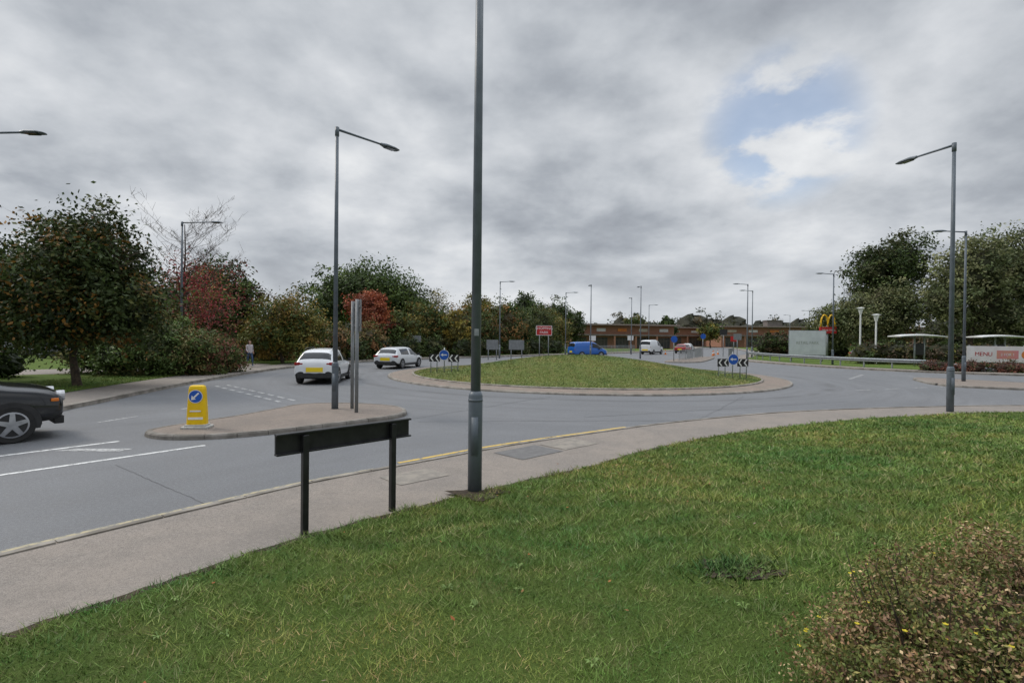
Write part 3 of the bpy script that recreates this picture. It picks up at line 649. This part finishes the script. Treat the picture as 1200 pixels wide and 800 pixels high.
# ------------------------------------------------------------------ other signs
def text(body,size,loc,rot,mat,parent,ext=.003):
    c=bpy.data.curves.new('lettering','FONT'); c.body=body; c.size=size; c.align_x='CENTER'; c.align_y='CENTER'; c.extrude=ext
    o=bpy.data.objects.new('lettering',c); o.location=loc; o.rotation_euler=rot; c.materials.append(mat); COL.objects.link(o); o.parent=parent; return o
F90=(math.radians(90),0,0)
def board(name,x,y,z0,z1,w,mat,rz=0,posts=(-.35,.35),lines=(),pm=None,sz=.3,tm=None,frame=None):
    e=empty(name,(x,y,.1),rz); mb=MB()
    for u in posts: mb.tube([(u*w,.05,-.1),(u*w,.05,z1-.15)],.05,10)
    mb.build('posts',[pm or GALV],True,e); mb=MB(); mb.box((0,0,(z0+z1)/2-.1),(w,.05,z1-z0)); mb.build('panel',[mat],False,e,bevel=.01)
    if frame: mb=MB(); mb.box((0,.0,(z0+z1)/2-.1),(w+.1,.04,z1-z0+.1)); mb.build('frame',[frame],False,e)
    for i,t in enumerate(lines): text(t,sz,(0,-.03,z1-.1-(i+.6)*(z1-z0)/(len(lines)+.2)),F90,tm or WHITE,e)
    return e
board('red_information_sign',3.75,60,2.55,3.6,1.75,RED,posts=(-.3,.3),lines=('SHOPPING','PARK'),sz=.42,frame=WHITE)
board('road_sign',-1.9,50,1.0,1.95,1.15,SIGNBACK); board('road_sign',.45,50.5,1.0,1.95,1.5,SIGNBACK); 
BB=pmat('billboard_grey',(.62,.65,.66),(.54,.57,.58),1.2,.6)
board('information_billboard',30.0,52,.75,3.2,3.7,BB,posts=(-.42,.42),lines=('','RETAIL PARK',''),sz=.4,tm=pmat('gold_letter',(.35,.38,.33),None,3,.5),frame=GALV)
e=empty('restaurant_sign',(37,60,.1)); mb=MB(); mb.tube([(0,.1,0),(0,.1,3.9)],.11,10); mb.build('post',[GALV],True,e)
mb=MB(); mb.box((0,0,3.35),(1.9,.3,.75)); mb.build('red_panel',[RED],False,e,bevel=.02)
text('DRIVE THRU',.28,(0,-.16,3.35),F90,WHITE,e)
YM=pmat('arch_yellow',(.85,.50,.02),(.78,.45,.02),3,.35); mb=MB()
for s in (-1,1):
    P=[(s*.42+.42*math.cos(t)*1.0,0,3.78+1.35*math.sin(t)**.8) for t in np.linspace(.0,PI,15)]
    mb.tube(P,.09,8)
mb.build('double_arch',[YM],True,e)
BW=pmat('banner_white',(.80,.77,.75),(.72,.67,.65),1.5,.6); PINK=pmat('banner_pink',(.65,.22,.25),(.6,.3,.2),2,.6); ORB=pmat('banner_orange',(.75,.30,.05),(.6,.16,.05),4,.6)
e=empty('advertising_banner',(39.4,37.3,.1),math.radians(-10)); mb=MB()
for u in np.linspace(-5.3,5.3,7): mb.box((u,.06,.95),(.07,.07,1.9))
mb.build('posts',[GALV],False,e); mb=MB(); mb.box((0,0,1.22),(11,.02,1.2)); mb.build('sheet',[BW],False,e)
mb=MB()
for cx,rr in ((-1.55,.42),(2.2,.45),(2.8,.3)): mb.add([(cx+rr*math.cos(t),-.014,1.2+rr*.85*math.sin(t)) for t in np.linspace(0,6.2,20)],[tuple(range(20))])
mb.build('burger_picture',[ORB],False,e); mb=MB(); mb.box((-2.85,-.006,1.2),(1.4,.02,.62)); mb.build('pink_panel',[PINK],False,e)
text('SALE NOW',.42,(.40,-.02,1.28),F90,RED,e); text('OPEN 24 HOURS',.17,(.40,-.02,.85),F90,BLACK,e); text('MENU',.42,(-4.4,-.02,1.22),F90,RED,e); text('2 FOR 1',.26,(-2.85,-.02,1.2),F90,WHITE,e)
for (x,y) in ((35.6,45),(42.2,44.5)):
    e=empty('shelter_canopy',(x,y,.1),math.radians(-5)); R=[]
    for u in np.linspace(-1.9,1.9,9):
        z=2.66-.10*(u/1.9)**2; R.append([(u,-.9,z-.04),(u,-.9,z+.04),(u,0,z+.11),(u,.9,z+.04),(u,.9,z-.04)])
    mb=MB(); mb.loft(R); mb.build('roof',[WHITE],False,e); mb=MB(); mb.tube([(-.2,0,0),(-.2,0,2.6)],.07,8); mb.tube([(.6,0,0),(.6,0,2.6)],.07,8); mb.build('posts',[GALV],True,e)
    mb=MB(); mb.box((.2,.1,1.45),(.7,.3,1.0)); mb.build('order_panel',[DPLAST],False,e)
# armco
mb=MB(); P=resample(spline([(28.2,61),(27.0,55),(26.8,49),(27.6,44),(29.2,40.2),(31.8,37.2),(34,35.9)],8),1.0)
Rr=[]
for i,p in enumerate(P):
    nn=normals(P)[i]; dz=-.5*max(0,(i-len(P)+5)/4.)
    Rr.append([(*(p+nn*o),z+dz+.12) for o,z in ((0,.42),(-.08,.48),(-.08,.53),(0,.57),(-.08,.62),(-.08,.67),(0,.73),(.01,.73),(.01,.42))])
mb.loft(Rr)
for i in range(0,len(P)-3,2): mb.box((*P[i],.40),(.08,.1,.7))
mb.build('crash_barrier',[GALV])
def guard(pts,name='pedestrian_guardrail',h=1.05):
    mb=MB(); P=resample(np.array(pts,float),.12)
    for z in (.22,h+.1): mb.tube([(*p,z) for p in P[::6]]+[(*P[-1],z)],.025,6)
    for i,p in enumerate(P): mb.tube([(*p,.12 if i%16==0 else .22),(*p,h+.1)],.025 if i%16==0 else .009,4,cap=False)
    mb.build(name,[GALV])
guard([(16.2,49.6),(17.6,51.5),(19.6,55.2)]); guard([(19.9,55.8),(22.6,60.9)]); guard([(12.6,74.5),(15.5,78),(20,83.5)]); guard([(25.6,60.5),(31,71.5)])
def psign(x,y,h,kind,mat):
    e=empty('traffic_sign',(x,y,.1)); mb=MB(); mb.tube([(0,0,0),(0,0,h)],.04,8); mb.build('post',[GALV],True,e)
    mb=MB()
    if kind=='o': mb.add(disc(0,h-.3,-.06,.32)+disc(0,h-.3,-.045,.32),[tuple(range(28)),tuple(range(28,56))[::-1]])
    else: mb.box((0,-.06,h-.35),(.9,.02,.7))
    mb.build('plate',[mat],False,e)
psign(15.6,49.3,2.4,'o',BLUE); psign(22.9,61.4,2.8,'o',BLUE); psign(18.5,80,2.6,'b',WHITE); psign(25.3,57.5,2.8,'b',SIGNBACK); psign(26.0,63,3.4,'b',DPLAST); psign(28.6,66,2.6,'b',RED); psign(11.4,72.5,2.5,'b',WHITE); psign(-9.6,51.6,2.2,'b',SIGNBACK)
def cone(x,y,z=.0):
    e=empty('traffic_cone',(x,y,z)); mb=MB(); mb.box((0,0,.03),(.38,.38,.05)); mb.tube([(0,0,.05),(0,0,.3)],[.13,.09],10); mb.tube([(0,0,.5),(0,0,.72)],[.06,.025],10); mb.build('cone_body',[ORANGE],False,e)
    mb=MB(); mb.tube([(0,0,.3),(0,0,.5)],[.091,.061],10); mb.build('reflective_band',[WHITE],False,e)
for x,y in ((27.5,70),(29,73.5),(31,77),(22.2,74)): cone(x,y)
mb=MB(); px,py=136,210
for s in (-1,1): mb.tube([(px+s*2,py,0),(px+s*.5,py,18),(px,py,24)],[.12,.1,.06],4)
for z,w in ((13,4),(16.5,3.4),(20,2.6)): mb.tube([(px-w,py,z),(px+w,py,z)],.1,4)
for z in range(0,18,3): a=2-1.5*z/18; mb.tube([(px-a,py,z),(px+a-.2,py,z+3)],.06,4)
mb.build('electricity_pylon',[GALV])
# ------------------------------------------------------------------ buildings
def wallmat():
    m,nt,b=base('brick_wall'); v=N(nt,'ShaderNodeTexCoord').outputs['Object']
    sp=N(nt,'ShaderNodeSeparateXYZ'); nt.links.new(v,sp.inputs[0]); cb=N(nt,'ShaderNodeCombineXYZ')
    nt.links.new(math_(nt,'ADD',sp.outputs[0],sp.outputs[1]),cb.inputs[0]); nt.links.new(sp.outputs[2],cb.inputs[1])
    k=N(nt,'ShaderNodeTexBrick'); nt.links.new(cb.outputs[0],k.inputs[0]); k.inputs['Scale'].default_value=2.2
    k.inputs['Color1'].default_value=(.38,.18,.11,1); k.inputs['Color2'].default_value=(.31,.145,.09,1); k.inputs['Mortar'].default_value=(.29,.22,.17,1); k.inputs['Mortar Size'].default_value=.012
    nt.links.new(k.outputs[0],b.inputs['Base Color']); b.inputs['Roughness'].default_value=.85; return m
BRICK=wallmat(); ROOF=pmat('roof_sheet',(.30,.235,.21),(.25,.195,.175),.5,.5); FASC=pmat('fascia',(.19,.165,.15),(.14,.125,.115),1,.5); CREAM=pmat('shop_sign_cream',(.6,.55,.45),(.5,.45,.36),1,.5)
def shop(x,y,w,d,h,units,rz=0,tower=None):
    e=empty('retail_building',(x,y,.1),rz); mb=MB(); mb.box((0,d/2,h/2-.1),(w,d,h)); mb.build('walls',[BRICK],False,e)
    mb=MB(); mb.box((0,d/2-.6,h+.12),(w+1.2,d+2.4,.3)); mb.build('roof',[ROOF],False,e)
    mb=MB(); mb.box((0,-.9,h*.58),(w+.6,1.9,.3)); mb.build('canopy',[FASC],False,e)
    uw=w/units; g1=MB();fr=MB();sg=MB();pl=MB()
    for i in range(units):
        cx=-w/2+uw*(i+.5); g1.box((cx,-.03,h*.25),(uw*.6,.05,h*.45))
        for k in range(5): fr.box((cx-uw*.3+uw*.6*k/4,-.08,h*.25),(.08,.06,h*.45))
        fr.box((cx,-.08,h*.36),(uw*.6,.06,.08)); pl.box((cx-uw/2+.2,-1.6,h*.29),(.35,.35,h*.55)); sg.box((cx,-.06,h*.8),(uw*.42,.1,.7),mat=i%3)
    g1.build('shopfront_glass',[SHOPG],False,e); fr.build('window_frames',[FASC],False,e); pl.build('columns',[BRICK],False,e); sg.build('shop_signs',[CREAM,WHITE,ORB],False,e)
    if tower: mb=MB(); mb.box((tower,1.6,h+.8),(4,3.5,2.2)); mb.box((tower,1.6,h+2.0),(4.6,4.1,.2)); mb.build('entrance_gable',[FASC],False,e)
shop(24.5,114,24,22,5.1,5,math.radians(6)); shop(80,150,36,20,6.0,6,math.radians(-6),tower=-3); shop(48,172,34,16,6.0,5,0); shop(118,165,30,16,6.2,5,math.radians(-10)); shop(5,150,20,14,5.2,3,math.radians(6))
# ------------------------------------------------------------------ vehicles
SUV=[(-2.06,.72,.50,.78,.62,.86,'b'),(-2.01,.86,.30,.92,.70,1.00,'b'),(-1.95,.885,.25,.98,.70,1.08,'r'),(-1.70,.89,.22,1.02,.63,1.46,'b'),(-1.42,.89,.22,1.03,.61,1.53,'g'),
 (-.75,.89,.22,1.00,.62,1.57,'g'),(-.10,.89,.22,.97,.62,1.575,'b'),(-.02,.89,.22,.97,.62,1.575,'g'),(.40,.89,.22,.96,.61,1.54,'g'),(.58,.89,.22,.95,.60,1.49,'f'),
 (1.18,.89,.22,.94,.72,1.04,'b'),(1.75,.86,.24,.86,.68,.95,'b'),(2.0,.78,.28,.72,.58,.80,'b'),(2.06,.66,.38,.60,.5,.66,'b')]
JEEP=[(-2.1,.80,.42,.95,.70,1.05,'b'),(-2.05,.89,.34,1.05,.72,1.12,'r'),(-1.92,.90,.30,1.06,.70,1.62,'b'),(-1.6,.90,.30,1.06,.70,1.68,'g'),(-.6,.90,.30,1.05,.70,1.70,'b'),(-.5,.90,.3,1.05,.70,1.70,'g'),
 (.40,.90,.30,1.05,.69,1.66,'g'),(.62,.90,.30,1.05,.68,1.60,'f'),(1.02,.90,.30,1.03,.80,1.13,'b'),(1.6,.90,.32,.99,.79,1.09,'b'),(1.92,.88,.34,.92,.74,1.02,'b'),(2.06,.82,.40,.84,.68,.90,'b'),(2.10,.74,.46,.74,.6,.78,'b')]
VAN=[(-2.25,.80,.40,1.0,.72,1.10,'b'),(-2.22,.88,.28,1.08,.76,1.15,'r'),(-2.12,.90,.24,1.1,.76,1.70,'b'),(-1.9,.90,.24,1.1,.76,1.80,'b'),(-.1,.90,.24,1.1,.76,1.83,'b'),(0,.9,.24,1.08,.76,1.83,'g'),
 (.75,.90,.24,1.04,.72,1.74,'f'),(1.45,.90,.24,1.02,.72,1.12,'b'),(2.0,.86,.26,.86,.66,.95,'b'),(2.22,.72,.34,.64,.55,.74,'b')]
def paint(name,c,rough=.28,metal=0): 
    return pmat(name,c,tuple(x*.93 for x in c),2,rough,0,coat=.7,metal=metal)
def car(name,x,y,heading,st,pt,sx=1,sz=1,z=.0,wr=.335,axles=(-1.28,1.28),plate=True,rails=False,platew=.6):
    e=empty(name,(x,y,z),math.radians(90-heading)); rings=[]
    for (X,w,zb,be,wrf,zt,t) in st:
        X*=sx;be*=sz;zt*=sz
        h=[(0,zb),(w*.86,zb),(w*.98,zb+.13),(w,(zb+be)/2),(w*.965,be),(wrf,zt-.045),(wrf*.72,zt),(0,zt+.012)]
        rings.append([(X,-a,b) for a,b in h]+[(X,a,b) for a,b in h[-2:0:-1]])
    tags=[s[6] for s in st]
    def fm(i,k):
        kk=k if k<7 else 13-k
        if kk<=1: return 2
        t=tags[i]
        if kk==4 and t in 'gf': return 1
        if kk in (5,6) and t in 'rf': return 1
        return 0
    mb=MB(); mb.loft(rings,0,True,True,fm); o=mb.build('body',[pt,GLASS,DPLAST],True,e)
    s=o.modifiers.new('sub','SUBSURF'); s.levels=2; s.render_levels=2
    L=st[-1][0]*sx; Rr_=st[0][0]*sx
    tr=MB(); W=.89
    for ax in axles:
        ax*=sx
        for sd in (-1,1):
            pts=[(ax+(wr+.06)*math.cos(t),sd*(W+.006),max(.26,wr+(wr+.06)*math.sin(t))) for t in np.linspace(-.25,PI+.25,18)]
            pin=[(p[0],sd*(W-.12),p[2]) for p in pts]
            tr.add(pts+pin,[tuple(range(18))]+[(k,k+1,19+k,18+k) for k in range(17)])
    tr.box((Rr_+.06,0,.40),(.16,1.45,.20)); tr.box((L-.07,0,.36),(.16,1.3,.16))
    for sd in (-1,1): tr.box((0,sd*.87,.27),(1.7*sx,.06,.11))
    mz=1.0*sz
    for sd in (-1,1): tr.box((.95*sx,sd*.98,mz),(.13,.2,.13))
    if rails:
        for sd in (-1,1): tr.tube([(-1.3*sx,sd*.60,1.53*sz),(-1.1*sx,sd*.60,1.60*sz),(.2*sx,sd*.60,1.61*sz),(.4*sx,sd*.60,1.54*sz)],.02,6)
    tr.build('trim',[DPLAST],False,e,bevel=.015)
    wh=MB()
    for ax in axles:
        ax*=sx
        for sd in (-1,1):
            def ring(r,yy,n=28): return [(ax+r*math.cos(2*PI*k/n),sd*yy,wr+r*math.sin(2*PI*k/n)) for k in range(n)]
            wh.loft([ring(wr*.6,.70),ring(wr*.95,.70),ring(wr,.74),ring(wr,.87),ring(wr*.95,.91),ring(wr*.68,.905)],0)
            wh.add(ring(wr*.66,.908),[tuple(range(28))],1)
            for k in range(5):
                a=2*PI*k/5+.3; c,s_=math.cos(a),math.sin(a); w0,w1=.05,.035
                P=[(ax+c*.04-s_*w0,sd*.93,wr+s_*.04+c*w0),(ax+c*wr*.66-s_*w1,sd*.915,wr+s_*wr*.66+c*w1),(ax+c*wr*.66+s_*w1,sd*.915,wr+s_*wr*.66-c*w1),(ax+c*.04+s_*w0,sd*.93,wr+s_*.04-c*w0)]
                wh.add(P,[(0,1,2,3)],2)
            a1=ring(wr*.70,.912);a2=ring(wr*.62,.918); wh.add(a1+a2,[(k,(k+1)%28,28+(k+1)%28,28+k) for k in range(28)],2)
            wh.add(ring(wr*.17,.932),[tuple(range(28))],2)
    wh.build('wheels',[TYRE,DPLAST,RIM],False,e)
    li=MB()
    for sd in (-1,1):
        li.box((Rr_+.13,sd*.74,.92*sz),(.22,.24,.13)); li.box((Rr_+.09,sd*.60,.915*sz),(.14,.2,.08)); li.box((Rr_+.05,sd*.62,.42),(.08,.16,.04))
    li.build('tail_lights',[REDL],False,e,bevel=.03)
    li=MB()
    for sd in (-1,1): li.box((L-.16,sd*.62,.72*sz),(.24,.30,.12))
    li.build('head_lights',[CLEAR],False,e,bevel=.03)
    if plate: mb=MB(); mb.box((Rr_+.005,0,.66),(.03,platew,.2)); mb.build('number_plate',[PLATE],False,e,bevel=.004)
    return e
WP=paint('white_car_paint',(.74,.75,.76)); SP=paint('silver_white_paint',(.62,.64,.66)); BP=paint('black_car_paint',(.012,.013,.015),.2); BLP=paint('blue_car_paint',(.015,.12,.45))
car('white_suv',-8.95,24.6,-7,SUV,WP,1,1.0,rails=True,platew=.72,wr=.345)
car('white_hatchback',-7.9,36.0,14,SUV,SP,1.03,.93,platew=.7,wr=.32)
car('blue_van',8.9,60,68,VAN,BLP,1,1.0,wr=.32)
car('white_van',20.5,75,38,VAN,WP,1.1,1.15,wr=.33,platew=.9)
je=car('black_suv',-11.2,9.5,40,JEEP,BP,1,1,axles=(-1.25,1.3),wr=.36)
mb=MB(); mb.box((1.93,-.86,.80),(.12,.07,.06)); mb.build('side_marker',[ORANGE],False,je,bevel=.01)
mb=MB(); mb.tube([(1.98,-.60,.86),(2.11,-.60,.86)],.11,16); mb.tube([(1.98,.60,.86),(2.11,.60,.86)],.11,16); mb.build('round_headlamps',[CLEAR],False,je)
mb=MB()
for xx in (.45,1.0): mb.box((xx,-.902,.72),(.012,.006,.55))
mb.box((.72,-.903,.98),(.16,.03,.03)); mb.build('door_details',[DPLAST],False,je)
RP=paint('red_car_paint',(.3,.02,.02)); GP_=paint('grey_car_paint',(.12,.13,.14),metal=.5)
car('parked_car',37,52.5,80,SUV,GP_,1,.95,.12); car('parked_car',41.5,52.7,80,SUV,RP,1,.95,.12); car('parked_car',-41,41,90,SUV,GP_,1,.95,.12); car('parked_car',-36,41.5,90,SUV,BP,1,.95,.12); car('parked_car',27.5,82,35,SUV,RP,1,.95,.0); car('parked_car',33,96,30,SUV,WP,1,.95,0)
# ------------------------------------------------------------------ pedestrian
def person(x,y,z,heading):
    J={ 'pel':(0,0,.93,.135),'bel':(0,0,1.08,.12),'che':(.01,0,1.27,.135),'neb':(.01,0,1.42,.06),'nec':(.02,0,1.48,.048),'hd':(.035,0,1.57,.085),'hd2':(.03,0,1.65,.075),
     'shl':(0,.17,1.37,.055),'ell':(-.10,.22,1.12,.042),'wrl':(-.02,.24,.90,.03),'hal':(.02,.24,.82,.032),
     'shr':(0,-.17,1.37,.055),'elr':(.05,-.22,1.12,.042),'wrr':(.20,-.22,.97,.03),'har':(.27,-.21,.93,.032),
     'hil':(0,.09,.88,.095),'knl':(.20,.09,.50,.065),'anl':(.22,.09,.10,.042),'tol':(.36,.10,.05,.035),
     'hir':(0,-.09,.88,.095),'knr':(-.06,-.09,.48,.065),'anr':(-.32,-.09,.16,.042),'tor':(-.22,-.10,.04,.035)}
    E_=[('pel','bel'),('bel','che'),('che','neb'),('neb','nec'),('nec','hd'),('hd','hd2'),('che','shl'),('shl','ell'),('ell','wrl'),('wrl','hal'),('che','shr'),('shr','elr'),('elr','wrr'),('wrr','har'),('pel','hil'),('hil','knl'),('knl','anl'),('anl','tol'),('pel','hir'),('hir','knr'),('knr','anr'),('anr','tor')]
    ks=list(J); me=bpy.data.meshes.new('walker'); me.from_pydata([J[k][:3] for k in ks],[(ks.index(a),ks.index(b)) for a,b in E_],[])
    o=bpy.data.objects.new('tmp_walker',me); COL.objects.link(o)
    sk=o.modifiers.new('s','SKIN'); sb=o.modifiers.new('ss','SUBSURF'); sb.levels=2; sb.render_levels=2
    for i,k in enumerate(ks): v=me.skin_vertices[0].data[i]; r=J[k][3]; v.radius=(r,r*(1.15 if k in('che','pel','bel') else 1)); v.use_root=(i==0)
    bpy.context.view_layer.update(); dg=bpy.context.evaluated_depsgraph_get(); m2=bpy.data.meshes.new_from_object(o.evaluated_get(dg))
    bpy.data.objects.remove(o)
    cl=[pmat('skin',(.45,.27,.19),(.40,.23,.16),9,.5),pmat('top_cloth',(.52,.48,.49),(.42,.38,.40),12,.9),pmat('jeans',(.05,.085,.16),(.035,.06,.12),15,.9),pmat('hair',(.07,.035,.018),(.04,.02,.01),20,.6),pmat('shoe',(.5,.5,.5),(.4,.4,.4),9,.7)]
    for c in cl: m2.materials.append(c)
    for p in m2.polygons:
        c=p.center; p.use_smooth=True
        if c.z>1.45: p.material_index=3 if (c.x<.045 and c.z>1.5) or c.z>1.655 else 0
        elif c.z>.90 and abs(c.y)<.2 : p.material_index=1
        elif abs(c.y)>.18 and c.z>1.0: p.material_index=1
        elif abs(c.y)>.17 and c.z>.75: p.material_index=0
        elif c.z<.085: p.material_index=4
        else: p.material_index=2
    e=empty('walking_woman',(x,y,z),math.radians(90-heading)); b=bpy.data.objects.new('body',m2); COL.objects.link(b); b.parent=e
    mb=MB(); R=[]
    for zz,r in ((1.70,.03),(1.66,.085),(1.58,.10),(1.48,.09),(1.38,.07),(1.33,.02)): R.append([(-.03+.55*r*math.cos(t)-.012,r*math.sin(t),zz) for t in np.linspace(0,2*PI,13)[:-1]])
    mb.loft(R); mb.build('long_hair',[cl[3]],True,e)
    mb=MB(); mb.box((-.02,-.24,.98),(.26,.09,.24)); mb.tube([(0,-.20,1.08),(0,-.13,1.42),(0,-.20,1.08)],.012,5); mb.build('shoulder_bag',[DPLAST],False,e,bevel=.02)
person(-16.85,32.9,.13,130)
# ------------------------------------------------------------------ world
W=bpy.data.worlds.new('World'); S.world=W; W.use_nodes=True; nt=W.node_tree; bg=nt.nodes['Background']
SUN_EL=math.radians(42); SUN_AZ=math.radians(-70)
sky=N(nt,'ShaderNodeTexSky',sky_type='NISHITA'); sky.sun_disc=False; sky.sun_elevation=SUN_EL; sky.sun_rotation=SUN_AZ
tc=N(nt,'ShaderNodeTexCoord').outputs['Generated']; sp=N(nt,'ShaderNodeSeparateXYZ'); nt.links.new(tc,sp.inputs[0]); zz=sp.outputs[2]
zp=math_(nt,'ADD',math_(nt,'MAXIMUM',zz,0),.30)
cv=N(nt,'ShaderNodeCombineXYZ'); nt.links.new(math_(nt,'DIVIDE',sp.outputs[0],zp),cv.inputs[0]); nt.links.new(math_(nt,'DIVIDE',sp.outputs[1],zp),cv.inputs[1]); cv.inputs[2].default_value=8.3
n1=noise(nt,cv.outputs[0],1.35,7,.52,.12); n2=noise(nt,cv.outputs[0],4.6,6,.56,.08); n3=noise(nt,cv.outputs[0],.6,2,.5,.0)
s=math_(nt,'ADD',math_(nt,'ADD',math_(nt,'MULTIPLY',n1,.62),math_(nt,'MULTIPLY',n2,.17)),math_(nt,'MULTIPLY',n3,.29))
for dv,lo_,am in (((-450,600,400),.80,.045),((390,600,235),.94,.035),((120,600,150),.93,.025)):
    g_=N(nt,'ShaderNodeVectorMath',operation='DOT_PRODUCT'); nt.links.new(tc,g_.inputs[0]); g_.inputs[1].default_value=Vector(dv).normalized()
    s=math_(nt,'ADD',s,mrange(nt,g_.outputs['Value'],lo_,1.0,0,am))
cr=N(nt,'ShaderNodeValToRGB'); nt.links.new(s,cr.inputs[0]); el=cr.color_ramp.elements
el[0].position=.41; el[0].color=(.235,.257,.298,1); el[1].position=.70; el[1].color=(.82,.835,.85,1)
for p,c in ((.48,(.305,.33,.372,1)),(.53,(.395,.425,.468,1)),(.58,(.52,.55,.59,1)),(.63,(.64,.665,.70,1))): q=el.new(p); q.color=c
haze=mrange(nt,zz,.0,.20,.6,0); c=mix(nt,haze,cr.outputs[0],(.63,.66,.69))
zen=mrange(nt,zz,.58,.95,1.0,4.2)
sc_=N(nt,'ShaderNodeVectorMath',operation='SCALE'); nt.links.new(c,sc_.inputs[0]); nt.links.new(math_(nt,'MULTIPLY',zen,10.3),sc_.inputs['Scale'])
dt=N(nt,'ShaderNodeVectorMath',operation='DOT_PRODUCT'); nt.links.new(tc,dt.inputs[0]); dt.inputs[1].default_value=Vector((312,600,248)).normalized()
gap=math_(nt,'MULTIPLY',mrange(nt,dt.outputs['Value'],.990,.9985,0,1),mrange(nt,n2,.45,.60,1,0))
blue=N(nt,'ShaderNodeVectorMath',operation='SCALE'); nt.links.new(sky.outputs[0],blue.inputs[0]); blue.inputs['Scale'].default_value=1.7
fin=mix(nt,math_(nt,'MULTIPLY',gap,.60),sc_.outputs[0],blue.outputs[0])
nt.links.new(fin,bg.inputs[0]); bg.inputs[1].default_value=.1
L=bpy.data.lights.new('sun','SUN'); L.energy=1.5; L.angle=math.radians(14); L.color=(1,.93,.84)
lo=bpy.data.objects.new('sun',L); COL.objects.link(lo)
d=Vector((math.sin(SUN_AZ)*math.cos(SUN_EL),math.cos(SUN_AZ)*math.cos(SUN_EL),math.sin(SUN_EL))); lo.rotation_euler=d.to_track_quat('Z','Y').to_euler(); lo.location=(0,0,30)
# ------------------------------------------------------------------ camera
cd=bpy.data.cameras.new('camera'); cam=bpy.data.objects.new('camera',cd); COL.objects.link(cam); S.camera=cam
cd.lens=18; cd.sensor_width=36; cd.clip_end=4000; cd.clip_start=.05
cam.location=(0,0,2.15); cam.rotation_euler=(math.radians(90-.38),math.radians(-.6),0)
S.view_settings.view_transform='Standard'; S.view_settings.look='None'; S.view_settings.exposure=0
